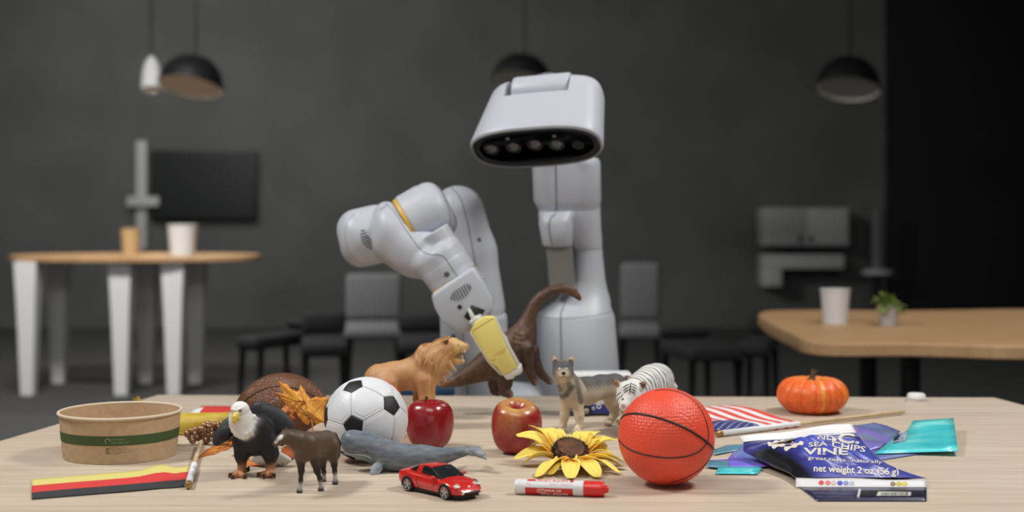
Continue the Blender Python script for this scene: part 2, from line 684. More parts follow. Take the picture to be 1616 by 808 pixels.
# right-hand table seen from above
cR = W(1370, 512, 4.35)
zr = 0.75
def desk_right():
    t = thing('oak_side_table', 'oak table with rounded end behind the pumpkin, cup and plant on it', 'table', (1.45, 4.3, 0))
    p = [D(1196, 496), D(1215, 490), D(1300, 489), D(1437, 490), D(1700, 490), D(1700, 541), D(1437, 541), D(1290, 540), D(1245, 525), D(1210, 508)]
    path = smooth_path(p + [p[0]], 4)[:-1]
    rings = []
    cc = sum(p, Vector()) / len(p)
    for z, f in ((-0.04, 0.985), (-0.034, 1.0), (-0.005, 1.0), (0, 0.992)):
        rings.append([cc + (Vector((q.x, q.y, 0.75)) - cc) * f + Vector((0, 0, z)) for q in path])
    v, f = rings_mesh(rings)
    obj('tabletop', v, f, M_bgwood, t, auto=40)
    for x, y in ((1.2, 4.2), (1.2, 4.7), (2.1, 4.0), (2.1, 4.7)):
        box('leg', (x, y, 0.355), 0.05, 0.05, 0.71, M_black, t, bevel=0.006)
desk_right()
cup('white_tumbler', 'white tumbler on the oak table behind the pumpkin', 1318, 46, 54, 4.35, 0.75, M_bgwhite, 'tumbler')
def potted_plant():
    Y = 4.3
    p = W(1402, 500, Y)
    t = thing('potted_plant', 'small leafy green plant in pale pot on the oak table', 'plant', (p.x, Y, 0.75))
    r = 0.034
    lathe('pot', [(0.001, 0), (r * 0.75, 0), (r, 0.055), (r * 1.06, 0.06), (r * 0.9, 0.06), (r * 0.86, 0.05), (0.001, 0.05)], (p.x, Y, 0.75), M_bggrey, t, n=24)
    acc = ([], [])
    for k in range(46):
        a = random.uniform(0, 2 * math.pi)
        e = random.uniform(0.1, 1.3)
        L = random.uniform(0.05, 0.085)
        d = Vector((math.cos(a) * math.cos(e), math.sin(a) * math.cos(e) * 0.8, math.sin(e)))
        side = d.cross(Vector((0, 0, 1))).normalized()
        nrm = side.cross(d)
        b = Vector((p.x, Y, 0.805))
        pts = []
        for i in range(6):
            u = i / 5
            w = 0.016 * math.sin(math.pi * min(u * 0.92 + 0.08, 1))
            q = b + d * L * u + Vector((0, 0, -0.03 * u * u))
            pts += [q - side * w, q + nrm * 0.002, q + side * w]
        add_mesh(acc, (pts, grid_faces(6, 3)))
    obj('leaves', acc[0], acc[1], M_green, t, kind='stuff')
potted_plant()

# pale wall cabinet and shelf at the right, post
t = thing('wall_cabinet', 'wide pale grey wall cabinet above the L-shaped shelf', 'cabinet', W(1272, 388, 12.6))
px_box('carcass', 1204, 328, 1340, 388, 12.6, 0.28, M_bggrey, t)
for k in range(2):
    d = px_box('door', 1206 + 67 * k, 331, 1270 + 67 * k, 385, 12.58, 0.02, M_bggrey, t, bevel=0.003)
    px_box('handle', 1260 + 67 * k - 50 * k, 372, 1266 + 67 * k - 50 * k, 381, 12.565, 0.012, M_black, d, bevel=0)
t = thing('wall_shelf', 'pale L-shaped wall shelf below the wide grey cabinet', 'shelf', W(1270, 450, 12.6))
px_box('shelf_board', 1204, 402, 1332, 424, 12.6, 0.28, M_bggrey, t)
px_box('side_panel', 1204, 424, 1234, 452, 12.6, 0.28, M_bggrey, t)
t = thing('pale_post', 'slim pale post with round flange right of the wall cabinet', 'post', W(1385, 430, 12.4))
p0, p1 = W(1385, 330, 12.4), W(1385, 432, 12.4)
lathe('post_tube', [(0.05, 0), (0.05, p0.z - p1.z)], p1, M_chairgrey, t, n=16, cap=True)
lathe('flange', [(0.01, 0.05), (0.13, 0.03), (0.14, 0.0), (0.01, -0.01)], p1, M_bggrey, t, n=24)
px_box('lower_stem', 1377, 434, 1393, 660, 12.4, 0.05, M_chairdark, t)

# pendant lamps
def pendant(px, py, wpx, Y, label, m_out, tilt=0.0, hpx=None, power=6):
    s = S(Y)
    c = W(px, py, Y)
    r = wpx * s / 2
    h = (hpx or wpx * 0.5) * s
    t = thing('pendant_lamp', label, 'lamp', (c.x, c.y, c.z), 'pendant lamps of the office')
    ax = Vector((math.sin(tilt), 0.30, math.cos(tilt))).normalized()
    lathe('shade', [(r, 0), (r * 0.97, h * 0.28), (r * 0.85, h * 0.58), (r * 0.6, h * 0.85), (r * 0.28, h * 0.98), (0.012, h * 1.02)], c, m_out, t, n=32, axis=ax)
    lathe('shade_lining', [(r * 0.985, 0.001), (r * 0.94, h * 0.26), (r * 0.8, h * 0.53), (r * 0.5, h * 0.78), (0.004, h * 0.9)], c, M_lampin, t, n=32, axis=ax)
    lathe('diffuser', [(0.002, h * 0.06), (r * 0.93, h * 0.06)], c, M_lampin, t, n=32, axis=ax)
    lp = bpy.data.lights.new('pendant_bulb', 'SPOT')
    lp.energy = power
    lp.color = (1.0, 0.95, 0.86)
    lp.spot_size = 2.2
    lp.spot_blend = 0.6
    lp.shadow_soft_size = 0.05
    lo = bpy.data.objects.new('pendant_bulb', lp)
    COL.objects.link(lo)
    lo.parent = t
    lo.location = (0, 0, h * 0.05)
    top = c + ax * h * 1.02
    v, f = tube_mesh([top, Vector((top.x, top.y, (top.z + RZ) / 2)), Vector((top.x, top.y, RZ))], 0.006, 6)
    obj('cord', v, f, M_black, t)
pendant(300, 138, 102, 9.0, 'dark dome pendant lamp above the wall screen', M_black, 0.12, 52, 60)
pendant(240, 142, 34, 9.6, 'added narrow white shade standing in for the bright side of the dark dome', M_bgwhite, -0.1, 56)  # added pendant, stands in for a highlight on the dark dome
pendant(822, 130, 96, 9.4, 'dark dome pendant lamp hanging behind the robot head', M_black, 0.15, 44)
pendant(1338, 141, 100, 9.0, 'dark dome pendant lamp above the wide wall cabinet', M_black, 0.15, 52)

# chairs
def chair(px, Y, label, m, wpx, top_py, yaw):
    s = S(Y)
    c = W(px, 500, Y)
    t = thing('office_chair', label, 'chair', (c.x, c.y, 0), 'chairs of the office')
    w = wpx * s
    zt_ = EYE_Z - (top_py - HZ) * s
    R = Matrix.Rotation(yaw, 3, 'Z')
    def L(x, y, z):
        return Vector((c.x, c.y, 0)) + R @ Vector((x, y, z))
    box('seat', L(0, 0, 0.45), w, 0.44, 0.07, m, t, bevel=0.025, rot=R, seg=3)
    box('backrest', L(0, 0.2, (0.47 + zt_) / 2 + 0.02), w * 0.98, 0.06, zt_ - 0.47, m, t, bevel=0.028, rot=R, seg=3)
    for sx in (-1, 1):
        for sy in (-1, 1):
            v, f = tube_mesh([L(sx * w * 0.4, sy * 0.17, 0.42), L(sx * w * 0.46, sy * 0.2, 0.0)], [0.016, 0.011], 8)
            obj('leg', v, f, M_black, t)
chair(512, 6.7, 'black low-backed chair in the office behind the football', M_chairdark, 72, 502, 0.15)
chair(432, 7.0, 'black chair left of another black chair above the football', M_chairdark, 44, 512, -0.5)
chair(668, 6.8, 'black chair behind the roaring lion and robot arm', M_chairdark, 80, 505, 0.1)
chair(590, 7.6, 'tall grey chair between the black chairs behind the soccer ball', M_chairgrey, 92, 440, 0.1)
chair(1010, 7.6, 'tall grey chair right behind the robot column', M_chairgrey, 66, 422, -0.1)
chair(1105, 6.5, 'black chair behind the basketball', M_chairdark, 90, 528, 0.25)
chair(1196, 6.7, 'black chair at the end of the oak table', M_chairdark, 50, 505, -0.3)

# ------------------------------------------------------------------ the desk
def desk_material():
    m = bpy.data.materials.new('pale_oak_laminate')
    m.use_nodes = True
    nt = m.node_tree
    b = nt.nodes['Principled BSDF']
    b.inputs['Roughness'].default_value = 0.5
    setin(b, 'Specular IOR Level', 0.35)
    tc = nt.nodes.new('ShaderNodeTexCoord')
    mp = nt.nodes.new('ShaderNodeMapping')
    mp.inputs['Scale'].default_value = (1.3, 26, 10)
    nt.links.new(tc.outputs['Object'], mp.inputs['Vector'])
    n = nt.nodes.new('ShaderNodeTexNoise')
    n.inputs['Scale'].default_value = 3.0
    n.inputs['Detail'].default_value = 6
    n.inputs['Roughness'].default_value = 0.6
    nt.links.new(mp.outputs['Vector'], n.inputs['Vector'])
    r = nt.nodes.new('ShaderNodeValToRGB')
    r.color_ramp.elements[0].position = 0.3
    r.color_ramp.elements[0].color = rgba((184, 166, 146))
    r.color_ramp.elements[1].position = 0.7
    r.color_ramp.elements[1].color = rgba((208, 192, 172))
    nt.links.new(n.outputs['Fac'], r.inputs['Fac'])
    nt.links.new(r.outputs['Color'], b.inputs['Base Color'])
    bp = nt.nodes.new('ShaderNodeBump')
    bp.inputs['Strength'].default_value = 0.08
    bp.inputs['Distance'].default_value = 0.0005
    nt.links.new(n.outputs['Fac'], bp.inputs['Height'])
    nt.links.new(bp.outputs['Normal'], b.inputs['Normal'])
    return m
M_desk = desk_material()
M_deskedge = mat('oak_edge_band', (150, 132, 112), 0.6)

def build_desk():
    t = thing('work_desk', 'pale oak desk covered with toys, fruit, balls and flags', 'desk', (0, 2.0, 0))
    bl, br = D(250, 623.2), D(1437, 627)
    d = (D(180, 643.6) - bl).normalized()
    fl = bl + d * ((bl.y - 1.32) / -d.y)
    br = br + (br - bl) * 0.11
    fr = Vector((br.x + 0.22, 1.32, DESK_Z))
    cs = [bl, br, fr, fl]
    bm = bmesh.new()
    lo = [bm.verts.new((p.x, p.y, DESK_Z - 0.03)) for p in cs]
    hi = [bm.verts.new((p.x, p.y, DESK_Z)) for p in cs]
    bm.faces.new(hi)
    bm.faces.new(lo[::-1])
    for i in range(4):
        bm.faces.new([lo[i], lo[(i + 1) % 4], hi[(i + 1) % 4], hi[i]])
    from_bm('desktop', bm, M_desk, t, smooth=False)
    for p, dx, dy in ((bl, .08, -.08), (br, -.08, -.08), (fl, .08, .08), (fr, -.08, .08)):
        box('leg', (p.x + dx, p.y + dy, (DESK_Z - 0.03) / 2), 0.05, 0.05, DESK_Z - 0.03, M_black, t, bevel=0.005)
build_desk()

# dark blue bin behind the desk
t = thing('storage_bin', 'dark blue bin behind the desk, seen below the lion', 'bin', (W(672, 640, 2.70).x, 2.728, 0))
_zb = EYE_Z - (612 - HZ) * S(2.70)
M_navy = mat('navy_plastic', (24, 62, 92), 0.5)
_x0, _x1 = W(632, 612, 2.70).x, W(716, 612, 2.70).x
box('bin_body', ((_x0 + _x1) / 2, 2.728, _zb / 2 - 0.01), (_x1 - _x0) * 0.97, 0.058, _zb - 0.02, M_navy, t, bevel=0.01)
box('bin_rim', ((_x0 + _x1) / 2, 2.728, _zb - 0.012), (_x1 - _x0), 0.066, 0.024, M_navy, t, bevel=0.006)

# ------------------------------------------------------------------ the robot
M_rob = mat('robot_white_plastic', (184, 188, 196), 0.42, spec=0.4)
M_robg = mat('robot_grey_plastic', (128, 130, 130), 0.5)
M_seam = mat('seam_shadow_gap', (92, 93, 95), 0.8)
M_amber = mat('amber_ring', (224, 176, 66), 0.45)
M_glassblk = mat('black_face_panel', (16, 17, 19), 0.32, spec=0.5)
M_lens = mat('camera_lens_glass', (64, 64, 64), 0.12, spec=0.8, coat=0.8)
M_bellow = mat('bellows_rubber', (162, 158, 150), 0.55)
M_yel = mat('yellow_gripper_pad', (232, 216, 122), 0.55, bump=(900, 0.1, 0.0002))
M_clear = mat('milky_plastic', (214, 212, 204), 0.4)
M_steel = mat('steel', (170, 170, 172), 0.3, metal=0.9)

robot = thing('robot', 'white one-armed robot with black visor behind the desk holding a toy dinosaur', 'robot', (W(840, 625, 2.9).x, 2.9, 0))
RY = 2.88

def loft_px(name, rings, Y, m, parent, n=56, cap=True, auto=50, **kw):
    """rings: (py, cx, half width px, half depth px, exponent[, depth shift px])"""
    s = S(Y)
    R = []
    for r in rings:
        py, cx, hw, hd, ex = r[:5]
        dy = r[5] if len(r) > 5 else 0
        c = W(cx, py, Y)
        ring = []
        for k in range(n):
            a = 2 * math.pi * k / n
            ca, sa = math.cos(a), math.sin(a)
            ring.append(Vector((c.x + math.copysign(abs(ca) ** (2 / ex), ca) * hw * s, c.y + dy * s + math.copysign(abs(sa) ** (2 / ex), sa) * hd * s, c.z)))
        R.append(ring)
    v, f = rings_mesh(R, cap)
    return obj(name, v, f, m, parent, auto=auto, **kw)

def seam(name, tree, pts, parent, r=0.0007, m=None, off=0.0, n=8):
    p = hit_path(tree, pts, n, off)
    if len(p) < 2:
        return None
    v, f = tube_mesh(p, r, 6)
    return obj(name, v, f, m or M_seam, parent)

# base on the floor (hidden by the desk apart from its shoulder)
def _zpy(z, Y):
    return HZ + (EYE_Z - z) / S(Y)
loft_px('robot_base', [(_zpy(0.0, RY), 840, 190, 120, 3), (_zpy(0.05, RY), 840, 200, 126, 3), (_zpy(0.3, RY), 840, 185, 118, 3), (690, 845, 150, 100, 3), (655, 850, 130, 80, 2.6), (640, 850, 120, 70, 2.4)], RY + 0.06, M_rob, robot)
# column
low = loft_px('lower_column', [(648, 912, 66, 64, 2.3), (590, 912, 65, 64, 2.3), (500, 908, 62, 60, 2.3), (495, 908, 60.5, 58, 2.3), (484, 913, 51, 50, 2.3), (472, 921, 42, 40, 2.2), (458, 926, 33, 32, 2.1), (440, 929, 26, 27, 2.1), (385, 927, 22.5, 24, 2.1), (320, 922, 25, 25, 2.1)], RY, M_rob, robot)
tr = bvh(low)
seam('front_seam', tr, [(886, 646), (886, 560), (885, 500), (888, 488), (894, 474)], low, 0.0012)
seam('shoulder_seam', tr, [(847, 499), (870, 501.5), (900, 502), (935, 498.5), (969, 491)], low, 0.0006)
up = loft_px('upper_column', [(338, 898, 46, 40, 2.6), (326, 896, 49, 44, 2.8), (317, 895, 53, 48, 3.2), (262, 893.5, 53.5, 50, 3.4), (254, 893.5, 52.5, 49, 3.2), (250, 893.5, 49, 46, 3)], RY, M_rob, robot)
seam('front_seam', bvh(up), [(877, 256), (877.5, 290), (878, 318), (877, 334)], up, 0.0012)
diag = loft_px('column_gusset', [(392, 926, 24, 26, 2.2, 0), (378, 920, 30, 28, 2.3, -2), (360, 908, 40, 32, 2.5, -3), (344, 900, 46, 38, 2.6, -3), (328, 897, 48, 42, 2.6, 0)], RY, M_rob, robot)
br = loft_px('bellows_bracket', [(388.5, 879, 20, 20, 2.6, -36), (385, 878.5, 23.5, 24, 2.8, -36), (352, 876, 26.5, 26, 2.8, -36), (346, 876, 26, 26, 2.8, -34), (334, 880, 31, 30, 2.6, -20)], RY, M_rob, robot)
seam('front_seam', bvh(br), [(877, 337), (868, 347), (867, 365), (872, 387)], br, 0.0011)

def bellows():
    a, b = W(882, 386, RY - 0.045), W(888, 456, RY - 0.045)
    s = S(RY)
    prof = []
    n = 17
    L = (b - a).length
    for i in range(n * 6 + 1):
        ph = i / 6
        prof.append(((18.8 + 2.6 * math.cos(2 * math.pi * ph)) * s * (1 + 0.0 * ph), L * i / (n * 6)))
    v, f = lathe_vf(prof, a, 36, b - a)
    fm = [1 if 1 <= (i // 36) % 6 <= 4 and (i // 36) % 6 in (2, 3) else 0 for i in range(len(f))]  # groove faces take the dark seam colour as painted shade
    obj('bellows_hose', v, f, None, robot, mats=[M_bellow, M_seam], fmat=fm)
bellows()

# head
def head():
    O = W(845.5, 233, 2.58)
    a = Vector((-0.13, -0.60, -0.77)).normalized()
    r = Vector((1, -0.30, 0.065))
    r = (r - a * r.dot(a)).normalized()
    u = a.cross(r).normalized()
    if u.z < 0:
        u = -u
    def P(x, y, z):
        return O + r * x + u * y - a * z
    n = 72
    L = 0.150
    HW0, HW1, HH0, HH1 = 0.127, 0.105, 0.0568, 0.051
    def sect(z, inset=0.0, ex=None, win=1.0):
        t = z / L
        hw = HW0 + (HW1 - HW0) * t - inset * win
        hh = HH0 + (HH1 - HH0) * t - inset
        xo = 0.010 * t
        e = ex or (3.0 + 1.2 * t)
        ring = []
        for k in range(n):
            th = 2 * math.pi * k / n
            ca, sa = math.cos(th), math.sin(th)
            ring.append(P(xo + math.copysign(abs(ca) ** (2 / e), ca) * hw, math.copysign(abs(sa) ** (2 / 2.5), sa) * hh, z))
        return ring
    rings = [sect(0.012, 0.0065), sect(0.0015, 0.006), sect(0.0, 0.0045), sect(0.0015, 0.0015), sect(0.006, 0.0)]
    for z in np.linspace(0.02, L - 0.034, 10):
        rings.append(sect(float(z)))
    for q in np.linspace(0.12, 1, 9):
        ang = q * math.pi / 2
        rings.append(sect(L - 0.034 + 0.034 * math.sin(ang), 0.034 * (1 - math.cos(ang)), win=0.6))
    v, f = rings_mesh(rings, True)
    sh = obj('head_shell', v, f, M_rob, robot, auto=60)
    # notch in the top of the shell
    def frame_box(x0, x1, y0, y1, z0, z1):
        vs = [P(x, y, z) for x in (x0, x1) for y in (y0, y1) for z in (z0, z1)]
        return vs, [[0, 1, 3, 2], [4, 6, 7, 5], [0, 4, 5, 1], [2, 3, 7, 6], [0, 2, 6, 4], [1, 5, 7, 3]]
    bmn = bmesh.new()
    vs, fs = frame_box(-0.062, 0.064, 0.002, 0.2, 0.090, 0.3)
    bv = [bmn.verts.new(p) for p in vs]
    for x in fs:
        bmn.faces.new([bv[i] for i in x])
    cut = from_bm('notch_tool', bmn, M_rob, robot, smooth=False)
    mod = sh.modifiers.new('notch', 'BOOLEAN')
    mod.object = cut
    mod.operation = 'DIFFERENCE'
    mod.solver = 'EXACT'
    dg = bpy.context.evaluated_depsgraph_get()
    dg.update()
    ev = sh.evaluated_get(dg)
    me = bpy.data.meshes.new_from_object(ev)
    sh.modifiers.clear()
    sh.data = me
    bpy.data.objects.remove(cut, do_unlink=True)
    me.polygons.foreach_set('use_smooth', np.ones(len(me.polygons), dtype=bool))
    sharp_by_angle(me, 40)
    # hinge barrel in the notch
    rr = 0.031
    bar = []
    for i in range(13):
        th = math.pi * (i / 12) * 1.15 - 0.25
        bar.append((0.0185 + rr * math.sin(th) * 0.98, 0.126 - rr * math.cos(th)))
    bar += [(-0.01, 0.152), (-0.01, 0.099)]
    rings = []
    for x, k in ((-0.052, 0.90), (-0.0505, 0.97), (-0.047, 1.0), (0.0545, 1.0), (0.058, 0.97), (0.0595, 0.90)):
        rings.append([P(x, 0.014 + (yy - 0.014) * k, 0.126 + (zz - 0.126) * k) for yy, zz in bar])
    v, f = rings_mesh(rings, True)
    obj('hinge_barrel', v, f, M_rob, robot, auto=45)
    # lip, visor, lenses
    lip_r = [sect(0.0005, 0.0036), sect(-0.0020, 0.0042), sect(-0.0022, 0.0054), sect(-0.0010, 0.0066), sect(0.006, 0.0070)]
    v, f = rings_mesh(lip_r, False)
    obj('visor_lip', v, f, M_robg, robot, auto=None)
    vis_r = [sect(0.010, 0.0072), sect(0.0016, 0.0072), sect(0.0008, 0.009), sect(0.0012, 0.013), sect(0.0016, 0.018)]
    v, f = rings_mesh(vis_r, True)
    vis = obj('visor', v, f, M_glassblk, robot, auto=None)
    tv = bvh(vis)
    for px, py in ((775.5, 234.5), (810.5, 231.5), (844.5, 227.5), (878.5, 227.5)):
        p, nn = hit(tv, px, py)
        ln = lathe('camera_lens', [(0.0138, 0.0), (0.0142, 0.0012), (0.0128, 0.0022), (0.0118, 0.0008), (0.0112, 0.0014), (0.0085, 0.0036), (0.0045, 0.0050), (0.0002, 0.0055)], p - nn * 0.0002, M_lens, robot, n=28, axis=nn)
        lathe('lens_ring', [(0.0112, 0.0014), (0.0118, 0.0026), (0.0148, 0.0028), (0.0156, 0.0)], p - nn * 0.0002, M_black, ln, n=28, axis=nn)
    p, nn = hit(tv, 912, 229)
    lathe('dark_sensor', [(0.012, 0.0), (0.0115, 0.0006), (0.0002, 0.0007)], p, mat('sensor_black', (8, 8, 9), 0.6), robot, n=24, axis=nn)
    for px, py in ((801, 218.5), (874.5, 214.5)):
        p, nn = hit(tv, px, py)
        lathe('indicator_led', [(0.0036, 0.0), (0.0034, 0.0012), (0.002, 0.0014), (0.0016, 0.0008), (0.0002, 0.0007)], p, M_robg, robot, n=18, axis=nn)
    # neck behind the head
    nk = W(905, 235, RY)
    v, f = tube_mesh(smooth_path([W(900, 256, RY), W(898, 215, RY - 0.02), P(0.004, 0.0, 0.135)], 6), [0.045] * 13, 24)
    obj('neck', v, f, M_rob, robot)
head()

# arm: upper link
def arm():
    CE = 0.0035
    B = Body(2.80, k=0.012, cell=CE)
    B.tube([(723, 334, 0, 41), (737, 400, 1, 46), (747, 485, 2, 50)])
    ua = B.make('upper_arm', M_rob, robot, color=False)
    tu = bvh(ua)
    seam('side_seam', tu, [(712, 296), (726, 312), (736, 345), (745, 390), (752, 425)], ua, 0.0009)
    for px, py in ((756, 378.5),):
        p, nn = hit(tu, px, py)
        lathe('screw_recess', [(0.0045, 0.0004), (0.0038, 0.0008), (0.0002, 0.0003)], p, M_seam, ua, n=16, axis=nn)
    B = Body(2.80, k=0.012, cell=CE)
    B.cyl((747, 494, 2), (754, 720, 4), 53, 8)
    sh = B.make('shoulder_link', M_rob, robot, color=False)
    ts = bvh(sh)
    seam('front_seam', ts, [(730, 520), (733, 560), (737, 600), (739, 640)], sh, 0.0009)
    p, nn = hit(ts, 716, 531)
    lathe('screw_recess', [(0.0052, 0.0004), (0.0042, 0.0008), (0.0002, 0.0003)], p, M_seam, sh, n=16, axis=nn)
    # bridge from the arm to the base
    B = Body(2.84, k=0.02, cell=0.005)
    B.tube([(770, 640, 0, 40), (850, 634, 2, 30)])
    B.make('shoulder_bridge', M_rob, robot, color=False)
    # elbow: right drum
    B = Body(2.62, k=0.006, cell=0.0018)
    B.cyl((650, 352, 0), (708, 321, 0.6), 48, 26)
    B.cyl((647.5, 353.3, 0), (680, 334.4, 0.35), 48, 1.5, k=0.001)
    dr = B.make('elbow_drum', M_rob, robot, color=False)
    td = bvh(dr)
    seam('drum_seam', td, [(668, 284.6), (686, 291), (700, 308), (708, 330), (710.5, 350), (707, 361)], dr, 0.0007)
    # amber ring between drum and housing
    ax = (W(703, 321, 2.626) - W(648, 353, 2.62)).normalized()
    c = W(648, 353, 2.62)
    s = S(2.62)
    lathe('amber_ring', [(40 * s, 0.002), (45.5 * s, 0.002), (46.2 * s, 0.0), (46.2 * s, -0.006), (45.5 * s, -0.008), (40 * s, -0.008)], c, M_amber, robot, n=64, axis=ax)
    # forearm housing
    B = Body(2.60, k=0.016, cell=0.0018)
    B.cyl((641.5, 356.5, 2), (604, 374, 2), 50, 22)
    B.tube([(622, 374, 1, 44), (655, 394, 0, 40), (694, 410, -2, 38)], k=0.02)
    B.cyl((684, 392, -4), (713, 437, -4), 39.5, 14, k=0.016)
    B.cyl((700, 417, -4), (715, 440.5, -4), 39.5, 1.8, k=0.003)
    B.cyl((687, 364, -4), (729.3, 431.3, -4), 22.3, 2.5, k=0.006)
    B.cyl((643.0, 355.8, 2), (760, 290, 3), 51.5, 1, sub=True, k=0.004)
    fo = B.make('forearm', M_rob, robot, color=False)
    tf = bvh(fo)
    seam('forearm_seam', tf, [(608, 321), (621, 333), (640, 362), (662, 392), (676, 401), (690, 402), (700, 405), (707, 414), (716, 428), (722, 436)], fo, 0.0007)
    for px, py in ((644, 340.5),):
        p, nn = hit(tf, px, py)
        if p is not None:
            ico('screw_dot', p, 0.0012, M_seam, fo, sub=2)
    p, nn = hit(tf, 705, 433)
    if p is not None:
        lathe('screw_recess', [(0.0052, 0.0004), (0.0042, 0.0008), (0.0002, 0.0003)], p, M_seam, fo, n=16, axis=nn)
    for i in range(5):
        pp = hit_path(tf, [(597.5 + i * 2.2, 333.5 - i * 1.1), (603 + i * 2.2, 327.5 - i * 1.1)], 3)
        if len(pp) > 2:
            v, f = tube_mesh(pp, 0.00045, 5)
            obj('vent_groove', v, f, M_robg, fo)
    # left drum with vents
    B = Body(2.63, k=0.006, cell=0.0018)
    B.cyl((535, 383, -0.8), (628, 362, 0.8), 46.5, 33)
    ld = B.make('elbow_motor_cover', M_rob, robot, color=False)
    tl = bvh(ld)
    seam('cover_seam', tl, [(560, 337), (548, 352), (545, 376), (551, 398), (568, 415), (580, 420)], ld, 0.00045, M_robg)
    sl = [((569.5, 364.5), (575.5, 363.5)), ((568.5, 370), (578, 367)), ((569, 375), (580.5, 371.5)), ((570, 379.5), (583, 374)), ((572, 384), (586, 377.5)), ((575, 387.5), (588.5, 381)), ((578.5, 391), (590.5, 384.5)), ((583, 393.5), (590.5, 388.5)), ((588.5, 394.5), (592, 390))]
    for a, b in sl:
        pp = hit_path(tl, [a, ((a[0] + b[0]) / 2, (a[1] + b[1]) / 2), b], 3)
        v, f = tube_mesh(pp, 0.0011, 6)
        obj('vent_slot', v, f, M_black, ld)
    # wrist ring
    ax = (W(715, 440.5, 2.56) - W(690, 398, 2.56)).normalized()
    c = W(715.5, 441, 2.56)
    s = S(2.56)
    lathe('wrist_ring', [(30 * s, -0.002), (38 * s, -0.002), (39.9 * s, -0.001), (39.9 * s, 0.0017), (38 * s, 0.003), (30 * s, 0.003)], c, M_amber, robot, n=64, axis=ax)
    # gripper body
    def prism(name, pts, Y0, Y1, m, parent, bevel, seg=3, shrink=1.0):
        bm = bmesh.new()
        Ym = (Y0 + Y1) / 2
        cx = sum(p[0] for p in pts) / len(pts)
        cy = sum(p[1] for p in pts) / len(pts)
        lo, hi = [], []
        for x, y in pts:
            q = W(x, y, Ym)
            lo.append(bm.verts.new((q.x, Y0, q.z)))
            q2 = W(cx + (x - cx) * shrink, cy + (y - cy) * shrink, Ym)
            hi.append(bm.verts.new((q2.x, Y1, q2.z)))
        n = len(pts)
        bm.faces.new(lo)
        bm.faces.new(hi[::-1])
        for i in range(n):
            bm.faces.new([lo[i], hi[i], hi[(i + 1) % n], lo[(i + 1) % n]])
        bmesh.ops.recalc_face_normals(bm, faces=bm.faces)
        if bevel:
            bmesh.ops.bevel(bm, geom=bm.edges[:], offset=bevel, segments=seg, affect='EDGES', profile=0.5, clamp_overlap=True)
        return from_bm(name, bm, m, parent, auto=50)
    gb = prism('gripper_body', [(682, 462.5), (715, 440), (748, 418.5), (765, 445), (778.5, 470), (780, 488), (763, 503), (741, 520), (722, 520), (700, 506), (688, 484)], 2.505, 2.60, M_rob, robot, 0.0075)
    tg = bvh(gb)
    prism('gripper_collar', [(718, 508), (760, 485), (768, 500), (741, 524), (722, 522)], 2.53, 2.585, M_rob, gb, 0.006)
    sl = [((711.5, 468), (713, 473.5)), ((713.5, 463.5), (718.5, 475)), ((716, 460), (723.5, 474.5)), ((719.5, 457.5), (728, 473)), ((723.5, 455), (732, 470.5)), ((727.5, 452.5), (736, 468)), ((731.5, 450), (739, 464.5)), ((735.5, 448), (742, 459.5)), ((740, 449), (743.5, 455.5))]
    for a, b in sl:
        pp = hit_path(tg, [a, ((a[0] + b[0]) / 2, (a[1] + b[1]) / 2), b], 3)
        if len(pp) > 2:
            v, f = tube_mesh(pp, 0.0011, 6)
            obj('vent_slot', v, f, M_black, gb)
    for px, py, m, r in ((725.5, 484.5, M_black, 0.0042), (761.5, 438.5, M_steel, 0.0034), (777.5, 471, M_steel, 0.0034)):
        p, nn = hit(tg, px, py)
        if p is None:
            p, nn = W(px, py, 2.51), Vector((0, -1, 0))
        s_ = lathe('screw', [(r, -0.003), (r, 0.001), (r * 0.85, 0.0016), (r * 0.45, 0.0016), (r * 0.4, 0.0006), (0.0002, 0.0006)], p, m, gb, n=20, axis=nn)
        lathe('screw_socket', [(r * 0.42, 0.0009), (0.0002, 0.0009)], p, M_black, s_, n=6, axis=nn)
    prism('jaw_slot', [(732, 500), (744, 481), (766, 489), (757, 503), (744, 509)], 2.5035, 2.512, M_black, gb, 0.0006, 1)
    # jaw: white blade, yellow finger, milky side plates and tip
    jw = prism('jaw_blade', [(738.5, 487.5), (741.5, 486), (752, 503), (747, 508)], 2.47, 2.53, M_clear, robot, 0.0006, 1)
    prism('jaw_block', [(741, 506), (758, 496), (763, 503), (747, 513)], 2.455, 2.52, M_clear, robot, 0.001, 2)
    def finger(Y0, Y1):
        fy = prism('gripper_finger', [(743, 523), (748.5, 509), (765, 499), (780.5, 499.5), (790, 523), (799, 546), (817, 580), (808, 582), (806, 586), (801, 589), (793, 590), (784, 578), (774, 571), (770, 565)], Y0, Y1, M_yel, robot, 0.0016, 2)
        prism('finger_side_plate', [(741.5, 524), (743.5, 522.5), (771, 564.5), (776, 571), (794, 591), (790, 591), (771, 572)], Y0 + 0.003, Y1 + 0.004, M_clear, robot, 0.001, 1)
        prism('finger_side_plate', [(781, 500), (784, 503), (793, 524), (800, 533), (806, 548), (822, 577), (818, 581), (799, 546)], Y0 + 0.003, Y1 + 0.004, M_clear, robot, 0.001, 1)
        prism('finger_tip', [(792, 589), (800, 588), (806, 585), (808, 581), (818, 577), (823, 573), (824.5, 585), (820, 590), (812, 592), (811, 596), (800, 598)], Y0 + 0.001, Y1 + 0.004, M_clear, robot, 0.002, 2)
        return fy
    fy = finger(2.354, 2.381)
    finger(2.456, 2.482)
    ty = bvh(fy)
    M_line = mat('finger_groove', (176, 120, 60), 0.7)
    for pts in ([(744.5, 522.5), (764, 510.5), (779, 502)], [(779.5, 561), (798, 549.5)], [(787, 560), (795.5, 555), (794, 551.5)], [(774, 566.5), (778, 569), (782, 567)]):
        p = hit_path(ty, pts, 4)
        if len(p) > 2:
            v, f = tube_mesh(p, 0.0004, 5)
            obj('finger_groove', v, f, M_line, fy)
